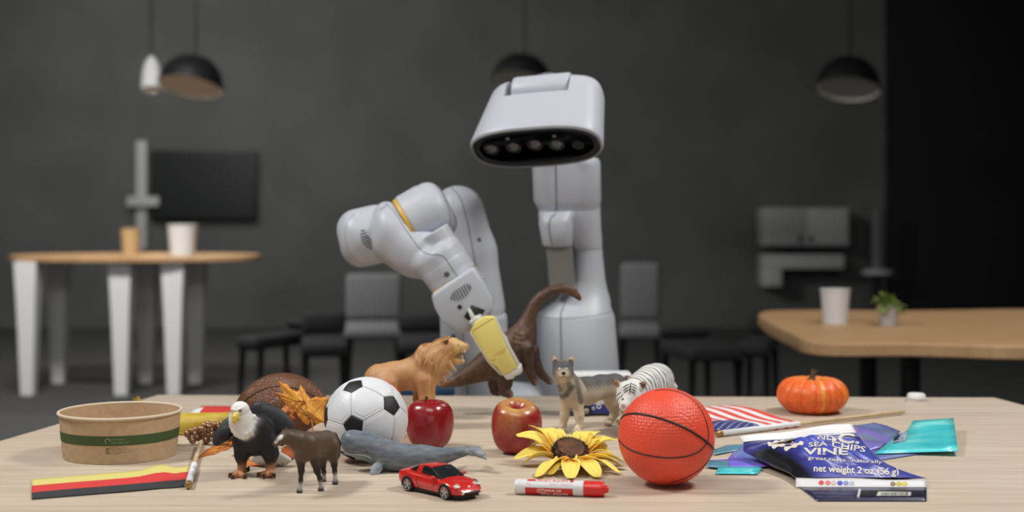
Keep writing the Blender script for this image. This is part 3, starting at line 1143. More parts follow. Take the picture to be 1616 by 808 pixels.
    # slanted link from the blade to the near finger so the jaw is one chain
    v, f = tube_mesh([W(752, 503, 2.48), W(757, 510, 2.39)], [0.006, 0.006], 12)
    obj('jaw_link', v, f, M_clear, robot)
arm()
# ------------------------------------------------------------------ toy animals
def paint(name, rough=0.5, bump=(420, 0.35, 0.0006), var=None, spec=0.4):
    return mat(name, (255, 255, 255), rough, attr=True, bump=bump, var=var, spec=spec)

def eye(tree, px, py, r, m, parent, rim=None, sink=0.45):
    p, n = hit(tree, px, py)
    if p is None:
        return
    e = ico('eye', p - n * r * sink, r, m, parent, sub=2)
    if rim is not None:
        ico('eye_white', p - n * r * 1.25, r * 1.75, rim, e, sub=2)
    return e

M_eyeblk = mat('glossy_black_paint', (14, 13, 13), 0.15, spec=0.7)
M_eyebrn = mat('brown_eye_paint', (96, 60, 36), 0.2, spec=0.6)
M_whitepaint = mat('white_paint', (232, 230, 226), 0.5)

# bald eagle
def eagle():
    t = thing('eagle_figurine', 'bald eagle figurine with white head and dark spread wings', 'figurine', D(400, 752))
    K = (25, 25, 27); G = (50, 52, 55); Wh = (236, 234, 230); O = (198, 134, 90); C = (20, 18, 18); Y = (222, 196, 84)
    B = Body(1.862, k=0.0035, cell=0.0009)
    B.ell((402, 658, 0.2), (402, 718, 1.2), 33, 33, K, k=0.008)
    B.ell((380, 676, -0.8), (424, 676, -0.8), 24, 24, K, k=0.008)
    B.tube([(404, 702, 2.4, 16), (418, 710, 4.8, 10)], K, k=0.008)
    B.tube([(381, 700, 0, 14), (381, 718, 0, 10), (382, 736, 0, 6.4)], K, k=0.006)
    B.tube([(422, 698, 0, 15), (427, 716, 0, 12), (427, 735, 0, 6.4)], K, k=0.006)
    # wings
    B.ell((372, 656, 2.2), (338, 703, 1.2), 12, 8, G, k=0.006)
    B.ell((366, 672, 1.5), (350, 696, 1.0), 9, 7, K, k=0.004)
    B.ell((398, 640, 3.4), (434, 662, 3.2), 15, 12, G, k=0.008)
    B.ell((418, 642, 3.0), (461, 682, 2.6), 15, 10, G, k=0.006)
    B.ell((432, 660, 2.4), (447, 704, 3.0), 11, 7, G, k=0.005)
    B.tube([(405, 642, 3.4, 7), (412, 640, 3.2, 7)], G)
    B.tube([(446, 688, 1.8, 3.2, (120, 122, 126)), (432, 704, 1.4, 2.2, (198, 198, 200))], k=0.001)
    B.tube([(456, 680, 2.4, 4), (470, 690, 2.6, 3)], (60, 60, 64), k=0.003)
    # head and ruff
    B.tube([(378.5, 648, -3.0, 14.2), (380, 660, -2.5, 18), (384, 674, -2.2, 18.5)], Wh, k=0.004)
    B.ell((366, 646, -3.6), (392, 644, -2.6), 10, 13, Wh)
    for x, y, ex, ey in ((365, 668, 362.5, 675), (367, 674, 366, 682), (371, 680, 371, 687.5), (376, 684, 377.5, 691.5), (382, 686, 384, 693.5), (388, 685, 391.5, 691.5), (394, 681, 399, 686.5), (398, 675, 404, 679.5), (401, 667, 407, 670.5), (401, 658, 406, 661)):
        f = abs(x - 383) / 20
        B.tube([(x, y, -3.4 + 1.3 * f * f, 4.2), (ex, ey, -3.25 + 1.5 * f * f, 0.8)], Wh, k=0.003)
    # beak, brow
    B.tube([(373.5, 653, -4.2, 5.2), (370, 659, -4.9, 4.6), (369, 664, -5.1, 3.2), (370.5, 669, -5.0, 1.1)], Y, k=0.0015)
    B.tube([(376, 660.5, -4.1, 3.2), (371, 662, -4.7, 2.2)], (206, 178, 72), k=0.001)
    B.tube([(384, 643.5, -3.9, 2.2), (375, 647, -4.35, 2.0)], Wh, k=0.001)
    B.tube([(366.5, 645, -4.2, 1.8), (370.5, 647.5, -4.4, 1.8)], Wh, k=0.001)
    B.spot((363.5, 648.5, -4.0), 2.6, (90, 84, 80), 0.8).spot((379.5, 648.5, -4.3), 3.0, (110, 104, 98), 0.8)
    # feet
    def foot(x, y, dx):
        B.tube([(x + 4, y - 17, 0, 6.4), (x + 1, y - 6, -0.2, 6.2)], O, k=0.002)
        for tx, ty, d in dx:
            mx, my, md = x + (tx - x) * 0.55, y + (ty - y) * 0.4 - 1.5, d * 0.55
            B.tube([(x + 1, y - 4, -0.2, 5), (mx, my, md, 4.6), (tx, ty, d, 3.6)], O, k=0.0015)
            ex = tx + (tx - x) * 0.26
            B.tube([(tx, ty - 0.5, d, 3.0), (ex, ty - 0.5, d - 0.35, 2.6), (ex + (tx - x) * 0.12, ty + 4.5, d - 0.5, 1.0)], C, k=0.0008)
    foot(378, 751, ((366, 749.5, -0.9), (369, 753, -1.6), (385, 752, -1.5)))
    B.tube([(384, 744, 0.5, 4.2, O), (391, 741, 1.0, 3.4, C), (392.5, 737, 1.2, 1.2, C)], k=0.001)
    foot(424, 750, ((411, 748.5, -0.6), (418, 751, -1.6), (431, 750, -1.4)))
    V = B.make('body', paint('eagle_paint', 0.55, (650, 0.5, 0.0007)), t, rest=DESK_Z)
    tr = bvh(V)
    eye(tr, 378.8, 648.6, 0.0016, M_eyebrn, t)
    eye(tr, 364.4, 649, 0.0014, M_eyebrn, t)
    B = Body(1.862, k=0.0012, cell=0.0009)
    for i, (x, y) in enumerate(((399, 725), (406.5, 728.5), (414, 731), (421.5, 732.5), (429, 733), (436.5, 732.5), (444, 731.5), (451, 729.5), (455.5, 726))):
        B.tube([(421 + (i - 4) * 1.3, 708, 5.0, 4), (x, y, 7.6 - 0.02 * (i - 4) ** 2, 4.6)], (222, 220, 214))
    B.make('tail', paint('tail_paint', 0.6, None), t)
eagle()

# horse
def horse():
    t = thing('horse_figurine', 'small brown horse figurine with white blaze and socks', 'figurine', D(500, 770))
    Bn = (88, 70, 55); Dk = (40, 33, 29); Wh = (222, 218, 214); H = (28, 26, 25)
    B = Body(1.79, k=0.004, cell=0.0008)
    B.tube([(485, 704, -3, 20.5), (500, 702, -0.2, 19), (515, 697.5, 2.3, 18.5)], Bn, k=0.006)
    B.tube([(479, 712, -3.4, 14), (479, 716, -3.2, 14)], Bn, k=0.006)
    B.tube([(484, 700, -3.2, 17), (469, 695.5, -4.4, 14.5), (457, 690, -5.1, 10.5)], Bn, k=0.006)
    B.tube([(451, 686.5, -5.3, 8.4), (442.5, 694, -6.0, 7.2), (435.5, 700.5, -6.6, 5.2)], Bn, k=0.003)
    B.ball((451, 693.5, -5.3, 0), 8.6, Bn)
    B.tube([(447.5, 682, -5.3, 3.0), (444.2, 673.5, -5.5, 0.9)], Dk, k=0.001)
    B.tube([(452.5, 681, -4.6, 3.0), (451.2, 673.5, -4.7, 0.9)], Dk, k=0.001)
    B.tube([(449, 679, -5.0, 2.6), (460, 680, -4.6, 3), (472, 681.5, -4, 3), (482, 684.5, -3.2, 2)], (52, 42, 35), k=0.002)
    def leg(pts):
        B.tube([p + ((Bn,) if i < 1 else (Dk,) if i < 3 else (Wh,)) for i, p in enumerate(pts[:-1])], k=0.003, sm=0)
        x, y, d, r = pts[-1]
        B.tube([(x, y - 3.4, d, r * 0.86, H), (x - 0.4, y, d - 0.1, r, H)], k=0.0008)
    leg([(474, 720, -3.1, 9.5), (475.5, 743, -3.6, 4.6), (474.6, 758, -3.6, 3.1), (474, 769, -3.6, 3.6), (473, 775.5, -3.6, 5.0)])
    leg([(495, 720, -2.1, 9.5), (500.5, 743, -2.3, 4.8), (505, 756, -2.3, 3.2), (506.6, 766, -2.3, 3.7), (506.8, 772, -2.3, 5.0)])
    leg([(510, 714, 3.0, 11), (509.5, 735, 3.9, 4.6), (511, 745, 3.8, 3.1), (511.3, 753, 3.7, 3.5), (511, 757.5, 3.7, 4.6)])
    leg([(523, 704, 1.6, 13), (527.5, 733, 2.2, 4.8), (528.3, 744, 2.0, 3.3), (529, 755, 1.8, 3.7), (529.3, 762, 1.8, 5.0)])
    B.ell((518, 690, 1.4), (526, 728, 1.8), 12, 12, Bn, k=0.005)
    B.tube([(528, 686, 3.4, 4), (533.5, 700, 3.9, 4.6), (532.5, 718, 4.0, 4.2), (530, 731, 3.6, 1.4)], (28, 25, 24), k=0.002)
    for x, y, d, r in ((444.5, 688, -6.4, 2.4), (441.5, 690.5, -6.7, 2.6), (438, 694, -7.0, 2.6), (435, 697.5, -7.2, 2.8)):
        B.spot((x, y, d), r + 1.6, (226, 222, 216), 0.95)
    B.spot((434, 703.5, -6.6), 4.5, (48, 42, 40), 0.8)
    V = B.make('body', paint('horse_paint', 0.5, (300, 0.2, 0.0005)), t, rest=DESK_Z)
    eye(bvh(V), 447.5, 689.5, 0.0014, M_eyeblk, t)
horse()

# lion
def lion():
    t = thing('lion_figurine', 'tan roaring lion figurine with thick mane behind the apple', 'figurine', W(650, 674, 2.28) - Vector((0, 0, W(650, 674, 2.28).z - DESK_Z)))
    T = (196, 148, 100); T2 = (186, 140, 96); Mn = (156, 106, 64); Md = (142, 94, 56); Fc = (212, 172, 112)
    B = Body(2.28, k=0.006, cell=0.0011)
    B.tube([(600, 600, 0.6, 26), (622, 594.5, 0.2, 22.5), (648, 591, 0, 24)], T, k=0.008)
    B.tube([(650, 590, 0, 24), (668, 590, 0, 24)], T, k=0.008)
    B.tube([(612, 608, -1.4, 19), (621, 630, -1.6, 11.5), (612, 650, -1.2, 8), (616, 665, -1.4, 7), (622, 668, -1.8, 6.8)], T2, k=0.006)
    B.tube([(598, 610, 1.8, 17), (602, 634, 2.2, 10), (592, 652, 2.4, 7.4), (596, 662, 2.2, 6.6), (602, 664, 2, 6.4)], T2, k=0.006)
    B.tube([(670, 600, -1.4, 17), (674, 630, -1.6, 11.5), (673.5, 656, -1.6, 8.6), (678, 667, -2, 8.4)], T, k=0.006)
    B.tube([(664, 600, 1.4, 15), (663, 630, 1.6, 10.5), (662, 652, 1.6, 8), (666, 660, 1.3, 8)], T2, k=0.006)
    B.tube([(585, 592, 1.0, 6), (574, 610, 1.6, 4.5), (568, 632, 2, 4), (566, 648, 2, 5.5)], T2, k=0.004)
    # mane
    B.tube([(698, 554, 0, 21), (684, 572, 0, 26), (681, 592, 0, 18)], Mn, k=0.008)
    B.tube([(672, 558, 0, 16), (664, 574, 0, 18)], Mn, k=0.008)
    # head
    B.ell((702, 548, 0), (728, 549, 0), 15, 16, Fc, k=0.005)
    B.tube([(716, 544, 0, 10), (728, 548, 0, 8.2), (733.5, 549, 0, 5.4)], Fc, k=0.004)
    B.tube([(712, 566, 0, 8), (722, 570, 0, 5.8), (729.5, 570, 0, 4.2)], Fc, k=0.0025)
    B.tube([(720, 560, 0, 6.5), (728, 562, 0, 4)], (52, 22, 18), k=0.001)
    B.tube([(733, 554, -0.6, 1.7), (733, 558, -0.6, 0.6)], (236, 226, 200), k=0.0006)
    B.tube([(729.5, 566, -0.5, 1.5), (729.5, 562, -0.5, 0.6)], (236, 226, 200), k=0.0006)
    B.ball((736, 546.5, 0), 3.4, (150, 104, 82))
    for s in (-1, 1):
        B.ell((700, 543, s * 1.5), (706, 530, s * 1.9), 5.2, 3.6, Mn, k=0.003)
    B.spot((704.5, 540, -2.1), 4.0, (70, 46, 32), 0.85)
    # locks of the mane: laid over the bare body on both sides, swept back and down
    b0 = B.make('sketch', M_whitepaint, None, color=False)
    tr0 = bvh(b0)
    bpy.data.objects.remove(b0, do_unlink=True)
    rr = random.Random(5)
    locks = []
    for i in range(17):
        q = i / 16
        sx, sy = 705 - 4 * q + 6 * math.sin(q * 3.0), 536 + 36 * q
        for c_ in range(5):
            o = c_ * (10.5 - 2 * q) - 3 + rr.uniform(-2, 2)
            ax_, ay_ = sx - o * (1.0 - 0.35 * q), sy + o * (0.25 + 0.75 * q)
            ln = rr.uniform(17, 25)
            dx, dy = -0.85 + 0.55 * q + 0.1 * c_, 0.35 + 0.6 * q + 0.12 * c_
            locks.append([(ax_, ay_), (ax_ + dx * ln * 0.4 + 1, ay_ + dy * ln * 0.3), (ax_ + dx * ln * 0.75, ay_ + dy * ln * 0.7), (ax_ + dx * ln * 0.85 + 1.5, ay_ + dy * ln * 1.15)])
    for L_ in locks:
        p3 = hit_path(tr0, L_, 3, -0.0006)
        if len(p3) < 5:
            continue
        c0 = rr.choice((T, (180, 130, 82), (206, 162, 114), (192, 144, 94)))
        for mir in (0, 1):
            pts = []
            for m_, p in enumerate(p3):
                u = m_ / (len(p3) - 1)
                z = Vector((p.x, p.y if not mir else 2 * 2.28 - p.y, p.z))
                pts.append((z, S(2.28) * 2.0 * (0.35 + 0.65 * math.sin(math.pi * min(1, u * 0.85 + 0.2)))))
            B.tube3(pts, c0, k=0.0010)
    for i, (x, y, ex, ey) in enumerate(((704, 586, 712, 592), (698, 592, 704, 602), (690, 598, 694, 609), (682, 600, 684, 612), (710, 578, 719, 585), (674, 602, 674, 613))):
        for s in (-1, 0, 1):
            B.tube([(x - 3, y - 4, s * 1.1, 6.5, T), (ex, ey, s * 0.9, 1.3, Fc if i in (0, 1, 4) else T)], k=0.003)
    B.spot((716, 566, -1.2), 5, (216, 182, 96), 0.8).spot((721, 551, -1.6), 5, (218, 180, 104), 0.6)
    V = B.make('body', paint('lion_paint', 0.5, (380, 0.3, 0.0006)), t, rest=DESK_Z)
    eye(bvh(V), 723.3, 544.6, 0.0013, M_eyeblk, t)
lion()

# wolf
def wolf():
    t = thing('wolf_figurine', 'grey and cream wolf figurine standing behind the sunflower', 'figurine', D(925, 678))
    Cr = (206, 188, 160); Gy = (62, 62, 65); Lt = (182, 170, 150); Pk = (214, 190, 168)
    B = Body(2.24, k=0.005, cell=0.0010)
    B.tube([(904, 618, -1.6, 22.5, Lt), (926, 617, 0.8, 21, Lt), (948, 611, 3.4, 18.5, Lt), (970, 609, 6, 20, Lt)], k=0.008)
    B.tube([(898, 608, -2.6, 19, Lt), (889, 592, -3.8, 15.5, Lt)], k=0.008)
    B.ell((873.5, 590, -4.2), (903.5, 590, -4.2), 13.5, 13, Lt, k=0.005)
    B.ball((888, 583, -4.2), 15.5, (112, 110, 108), k=0.006)
    B.tube([(888.5, 590, -5.2, 9.5), (889.5, 592, -6.8, 6.4), (889.5, 592.4, -7.5, 5.2)], (206, 186, 156), k=0.004)
    B.tube([(889, 598.5, -5.2, 6), (889.3, 599, -6.8, 3.6)], (206, 186, 156), k=0.0015)
    B.tube([(889, 586, -5.6, 3.6), (889.5, 588, -7.2, 3)], (110, 108, 106), k=0.003)
    for s, ex, ey, bx in ((-1, 873.6, 563, 878), (1, 903.3, 564, 899)):
        B.tube([(bx, 575, -3.9, 6.4, (96, 88, 82)), ((bx + ex) / 2, 568, -3.9, 4.2, (176, 148, 118)), (ex, ey, -3.9, 1.6, (196, 164, 132))], k=0.002)
        B.spot(((bx + ex) / 2 - s * 1.5, 570, -4.5), 3.6, (52, 44, 42), 0.8)
    def leg(p, paw):
        B.tube(p, Cr, k=0.004)
        x, y, d = paw
        B.ell((x - 1, y, d + 0.9), (x - 1.5, y + 0.5, d - 0.9), 8, 6, Pk, k=0.003, up=(1, 0, 0))
        for q in (-4.5, -1.3, 2, 5):
            B.ball((x - 1 + q, y + 1.5, d - 0.75), 2.9, Pk, k=0.0008)
            B.ball((x - 1 + q, y + 2.5, d - 1.15), 1.1, (26, 22, 20), k=0.0003)
    leg([(894, 632, -1.1, 11), (891, 655, -0.9, 7.2), (888, 674, -0.8, 5.8)], (886.5, 677, -1.1))
    leg([(910, 632, -2.0, 11.5), (914, 655, -2.2, 7.4), (915, 673, -2.3, 6.2)], (912, 679, -2.8))
    leg([(964, 618, 5.0, 17), (966, 634, 5.2, 12), (970.5, 652, 6.2, 6.4), (963, 664, 6.0, 5.6)], (960, 666, 5.6))
    leg([(976, 616, 7.4, 15), (980, 634, 8.2, 9.5), (986, 648, 9.2, 6), (981, 657, 9.0, 5.4)], (978, 660.5, 8.6))
    B.tube([(986, 600, 7.6, 5), (993, 612, 8.6, 6), (994, 630, 9, 5.5), (991, 643, 9, 2)], Gy, k=0.004)
    def post(V, C):
        base = np.array(W(930, 600, 2.24))
        py = HZ + (EYE_Z - V[:, 2]) / (V[:, 1] / FPX)
        px = 808 + V[:, 0] / (V[:, 1] / FPX)
        nz = np.sin(V[:, 0] * 900 + 3 * np.sin(V[:, 2] * 700)) * 2.2 + np.sin(V[:, 0] * 2300 + V[:, 2] * 1900) * 1.6
        # dark saddle along the back, by height above the desk
        h = V[:, 2] - DESK_Z
        hb = 0.0640 + nz * 0.0010
        w = np.clip((h - hb) / 0.013, 0, 1) * (V[:, 1] > 2.215) * (px > 905)
        low = np.clip((0.066 - h) / 0.02, 0, 1)
        C = C * (1 - 0.9 * w[:, None]) + np.array(lin(Gy)) * 0.9 * w[:, None]
        C = C * (1 - 0.5 * low[:, None]) + np.array(lin(Cr)) * 0.5 * low[:, None]
        def pt(C, pts, r, colr, amt):
            d = np.min([np.hypot(px - a, py - b) + 20 * (V[:, 1] > ylim) for a, b, ylim in pts], axis=0)
            w = np.clip((r * 1.3 - d) / (r * 0.8), 0, 1) * amt
            return C * (1 - w[:, None]) + np.array(lin(colr)) * w[:, None]
        C = pt(C, [(880 + i * 0.9, 624 + i * 0.2 - max(0, i - 10) * 1.1, 2.235) for i in range(28)], 4.2, (86, 82, 80), 0.8)
        C = pt(C, [(910 + i * 0.5, 598 + i * 2.6, 2.24) for i in range(15)], 4.5, (92, 88, 84), 0.75)
        C = pt(C, [(881, 611, 2.235), (884, 616, 2.235), (898, 607, 2.235), (900, 612, 2.235)], 4.5, (104, 98, 92), 0.8)
        # forehead and cheeks
        q = np.array(W(888, 572, 2.20))
        d = np.linalg.norm((V - q) / np.array([0.0185, 0.03, 0.0135]), axis=1) + nz * 0.02
        mask = (px > 889.5 - 1.5) & (px < 890.5 + 1.5)
        wf = np.clip((1.15 - d) / 0.5, 0, 1) * np.clip((py - 567) / 5, 0, 1) * (V[:, 1] < 2.235)
        cheek = np.clip((np.abs(px - 888.5) - 9) / 6, 0, 1) * np.clip((600 - py) / 8, 0, 1) * np.clip((py - 570) / 6, 0, 1) * (V[:, 1] < 2.225) * (np.abs(px - 888.5) < 20)
        wf = np.maximum(wf, 0.75 * cheek)
        C = C * (1 - 0.85 * wf[:, None]) + np.array(lin((72, 72, 75))) * 0.85 * wf[:, None]
        C = C * (1 + 0.13 * rng.standard_normal(len(C)))[:, None].clip(0.6, 1.5)
        return V, C
    for x, y, d, r in ((881, 625, -3.2, 4), (885, 627, -3.8, 4), (890, 626, -4, 4), (895, 623, -3.9, 4), (900, 617, -3.8, 4), (904, 611, -3.6, 4), (907, 604, -3.4, 4.5), (909, 596, -2.8, 4.5)):
        B.spot((x, y, d), r, (84, 80, 78), 0.8)
    for x, y in ((912, 604), (914, 612), (916, 620), (918, 628), (917, 634)):
        B.spot((x, y, -2.6), 4.5, (92, 86, 82), 0.7)
    for x, y in ((881, 611), (883, 615), (898, 606), (899, 611)):
        B.spot((x, y, -4.4), 4.2, (104, 96, 90), 0.7)
    V = B.make('body', paint('wolf_paint', 0.6, (560, 0.5, 0.0008)), t, post=post, rest=DESK_Z)
    tr = bvh(V)
    eye(tr, 882.2, 581.8, 0.0017, M_eyebrn, t, M_whitepaint)
    eye(tr, 894.6, 581.8, 0.0016, M_eyebrn, t, M_whitepaint)
    p, n = hit(tr, 889.5, 589.3)
    ico('nose', p + n * 0.0002, 0.0032, M_eyeblk, t, sub=3, scale=(1.05, 0.8, 0.85))
    v = hit_path(tr, [(879.5, 594.5), (883, 596), (887, 594.8), (889.5, 593.5), (892.5, 594.8), (896, 595.6), (898, 594.2)], 4)
    vv, ff = tube_mesh(v, 0.00035, 5)
    obj('mouth_line', vv, ff, M_black, t)
wolf()

# white tiger
def tiger():
    t = thing('tiger_figurine', 'white tiger figurine with dark stripes behind the orange basketball', 'figurine', W(1015, 655, 2.22) - Vector((0, 0, W(1015, 655, 2.22).z - DESK_Z)))
    Wt = (226, 224, 220); Bk = (58, 46, 40); Er = (140, 98, 70)
    B = Body(2.20, k=0.005, cell=0.0008)
    B.tube([(1003, 611, -1.5, 17), (1016, 607, 1, 22), (1028, 603, 4, 26), (1037, 600, 7, 27)], Wt, k=0.008)
    B.tube([(1005, 622, -1.5, 19), (1030, 622, 4, 20)], Wt, k=0.01)
    B.ball((991, 618, -3.4), 17.5, Wt, k=0.006)
    B.ell((973, 629, -3.8), (1011, 627, -3.6), 14, 14, Wt, k=0.006)
    B.tube([(987, 634, -4.6, 12), (985.5, 641, -5.4, 9)], Wt, k=0.005)
    B.ball((983.5, 640, -6.2), 3.0, (190, 130, 120), k=0.001)
    for bx, ex, ey in ((978, 972.6, 603.5), (1010, 1015, 606.5)):
        B.tube([(bx, 611, -3.2, 6.4, Wt), (ex, ey, -3.2, 4.8, Er)], k=0.002)
        B.spot(((bx + ex) / 2 + (ex - bx) * 0.2, 607.5, -3.8), 4.6, Er, 0.9)
    for pts in ([(1001, 636, -2.4, 11), (1000, 662, -2.6, 8.5), (999, 683, -2.8, 8.5)], [(1016, 636, -0.5, 11), (1018, 660, -0.4, 8.5), (1017, 680, -0.6, 8.5)], [(1030, 628, 7, 15), (1034, 652, 7.6, 8.5), (1031, 668, 7.4, 8)], [(1044, 626, 8.5, 15), (1049, 650, 9, 8.5), (1047, 666, 8.8, 8)]):
        B.tube(pts, Wt, k=0.005)
    B.tube([(1052, 590, 9.5, 5), (1064, 610, 10, 4.4), (1062, 636, 10.5, 4)], Wt, k=0.004)
    A0, A1 = np.array(W(1003, 611, 2.185)), np.array(W(1037, 600, 2.27))
    ax = (A1 - A0) / np.linalg.norm(A1 - A0)
    def post(V, C):
        r = V - A0
        s = r @ ax
        h = V[:, 2]
        ph = s * 2 * math.pi / 0.0095 + 1.1 * np.sin(h * 120 + V[:, 0] * 60) + 0.5 * np.sin(V[:, 0] * 260 - h * 160) + (h - DESK_Z) * 70
        st = np.sin(ph) + 0.16 * np.sin(h * 420 + s * 200)
        w = np.clip((st - 0.58) / 0.2, 0, 1)
        head = np.linalg.norm((V - np.array(W(991, 624, 2.16))) / np.array([0.0245, 0.034, 0.0265]), axis=1) < 1.0
        w = np.where(head, 0, w)
        return V, C * (1 - 0.92 * w[:, None]) + np.array(lin(Bk)) * 0.92 * w[:, None]
    V = B.make('body', paint('tiger_paint', 0.5, (400, 0.3, 0.0005)), t, post=post, rest=DESK_Z)
    tr = bvh(V)
    lines = [[(995.5, 603), (994.5, 612), (993.5, 622)]] + [[(995, 605 + 4.2 * i), (1000, 607 + 4.2 * i), (1005.5 - i, 610.5 + 4.2 * i)] for i in range(4)] + \
        [[(993.5, 606 + 4.2 * i), (988, 608.5 + 4.2 * i), (982.5 + i, 612 + 4.2 * i)] for i in range(3)] + \
        [[(980, 619), (974.5, 624), (972, 632)], [(979.5, 625), (975, 631), (974, 640)], [(977, 635), (976, 641), (979, 648)], [(975, 617), (971.5, 623), (970, 629)], [(984, 622), (981, 625), (980.5, 628)]]
    acc = ([], [])
    for l in lines:
        p = hit_path(tr, l, 5, -0.0003)
        if len(p) > 3:
            rad = [0.0009 * (0.45 + 0.8 * math.sin(math.pi * (i + 0.6) / (len(p) + 0.2))) for i in range(len(p))]
            add_mesh(acc, tube_mesh(p, rad, 6))
    obj('face_stripes', acc[0], acc[1], mat('stripe_paint', (62, 50, 44), 0.55), t)
    eye(tr, 982.7, 630, 0.0023, M_eyeblk, t)
tiger()

# dinosaur held in the jaw
def dino():
    Y0 = 2.42
    t = thing('dinosaur_figurine', 'brown long-necked dinosaur figurine held up in the yellow gripper', 'figurine', W(800, 627, Y0))
    Bn = (98, 72, 56); Dk = (80, 58, 46); L = (124, 90, 68)
    B = Body(Y0, k=0.005, cell=0.0010)
    B.tube([(697, 608.5, 0, 3.2, L), (724, 599.5, 0, 9.5, Bn), (748, 588, 0, 15.5, Bn), (768, 578, 0, 21, Bn), (790, 566, 0, 27, Bn), (810, 550, 0, 27, Bn), (823, 532, 0, 20, Bn), (829.5, 513, 0, 11.5, Bn), (836.5, 496, 0, 8.8, Bn), (844, 481, 0, 7.8, Bn), (855, 468, 0, 7, Bn), (869, 459.5, 0, 6.3, Bn), (884, 456, 0, 5.8, Bn), (897, 456.5, 0, 5.6, Bn)], k=0.006, sm=3)
    B.tube([(897, 456.5, 0, 5.8), (905.5, 461.5, 0, 6.4), (911.5, 467.5, 0, 4.4), (914.5, 471.5, 0, 3.2)], L, k=0.003)
    B.tube([(908, 456.8, -0.35, 2.2), (904, 456.5, -0.35, 2.4)], Bn, k=0.001)
    B.tube([(908, 456.8, 0.35, 2.2), (904, 456.5, 0.35, 2.4)], Bn, k=0.001)
    def leg(p, foot):
        B.tube(p, Dk, k=0.005)
        B.tube(foot, Dk, k=0.002)
        x, y, d, r = foot[-1]
        for q in (-0.5, 0, 0.5):
            B.ball((x + r * 0.55, y + r * 0.35, d + q), r * 0.42, (150, 118, 92), k=0.0006)
    leg([(829, 552, -1.7, 14), (834, 578, -1.9, 8.6), (839, 594, -1.9, 6.6)], [(839, 594, -1.9, 6.4), (844, 604, -2.1, 5.2)])
    leg([(838, 556, 1.6, 14), (845, 576, 1.8, 9), (856, 592, 2.0, 7)], [(856, 592, 2, 6.8), (867, 602, 2.0, 5.4)])
    leg([(792, 580, -0.9, 20), (797, 603, -1.4, 11.5), (796, 617, -1.6, 9)], [(796, 617, -1.6, 8.6), (803.5, 622, -2.1, 6.8)])
    leg([(780, 586, 1.6, 15), (780, 606, 1.7, 9), (781, 616, 1.7, 8)], [(781, 616, 1.7, 8), (786, 619, 1.5, 6.6)])
    # skin folds
    for pts in ([(812, 524, -2.2), (820, 528, -2.3), (830, 527, -1.6)], [(812, 532, -2.5), (822, 536, -2.4), (832, 534, -1.5)], [(812, 541, -2.8), (824, 544, -2.5), (834, 541, -1.5)], [(822, 519, -1.3), (830, 521, -1.1)]):
        B.tube([p + (2.0,) for p in pts], L, k=0.003)
    V = B.make('body', paint('dinosaur_paint', 0.5, (340, 0.6, 0.0012), var=((200, 186, 176), 120)), t)
    tr = bvh(V)
    eye(tr, 906.5, 459.8, 0.0015, M_eyeblk, t)
    p = hit_path(tr, [(905, 468), (910, 470), (914, 471)], 4)
    if len(p) > 2:
        v, f = tube_mesh(p, 0.0004, 5)
        obj('mouth_line', v, f, M_black, t)
dino()

# whale
def whale():
    Y0 = 1.90
    t = thing('whale_figurine', 'grey-blue sperm whale figurine lying behind the red toy car', 'figurine', D(640, 743))
    G = (118, 126, 134); L = (144, 152, 160)
    B = Body(Y0, k=0.005, cell=0.0010)
    B.tube([(556, 698, 0, 17), (580, 704.5, 0, 19.5), (612, 717.5, 0, 21), (640, 722.5, 0, 19.5), (668, 723, 0, 17.5), (700, 719.5, 0, 11), (724, 714, 0, 6.6), (738, 711, 0, 4.8)], G, k=0.006, sm=3)
    B.ell((538.5, 694, 0), (572, 696, 0), 15, 14, G, k=0.006)
    B.tube([(546, 714, 0, 3.4), (566, 719, 0, 4.6), (584, 722, 0, 6)], L, k=0.0015)
    B.ell((654, 708, 0), (686, 712, 0), 6, 5, G, k=0.006)
    for i in range(5):
        B.ball((684 + i * 8, 710.5 - i * 0.3, 0), 3.2 - i * 0.3, G, k=0.002)
    B.ell((602, 729, -1.6), (586.5, 751, -2.9), 8.5, 3.4, L, k=0.003)
    B.ell((604, 733, 1.6), (594, 744, 3.4), 9.5, 4, G, k=0.003)
    # flukes
    B.tube([(730, 712, 0, 5.2), (746, 713, -0.9, 5.4), (758, 717.5, -1.6, 4.0), (767, 724.5, -2.2, 1.5)], L, k=0.004)
    B.tube([(738, 710, 0, 4.4), (755, 709.5, -0.8, 3.8), (763, 717, -1.6, 3.0)], L, k=0.004)
    B.tube([(734, 711, 0, 4.2), (742, 709, 1.6, 3.8), (748, 711, 3.2, 2.8), (752, 716, 4.4, 1.2)], G, k=0.004)
    B.tube([(745, 709.5, 0, 3.4), (752, 708.5, 1.6, 2.6), (753, 713, 3.4, 1.8)], G, k=0.004)
    V = B.make('body', paint('whale_paint', 0.45, (60, 0.5, 0.003), var=((206, 210, 214), 60, (1, 1, 4))), t, rest=DESK_Z)
    tr = bvh(V)
    eye(tr, 578.7, 713, 0.0014, M_eyeblk, t)
    p = hit_path(tr, [(542, 713.5), (552, 716.5), (566, 717.5), (578, 719.5), (586, 724)], 5)
    if len(p) > 2:
        v, f = tube_mesh(p, 0.0006, 6)
        obj('mouth_line', v, f, mat('pale_mouth', (206, 208, 208), 0.5), t)
whale()
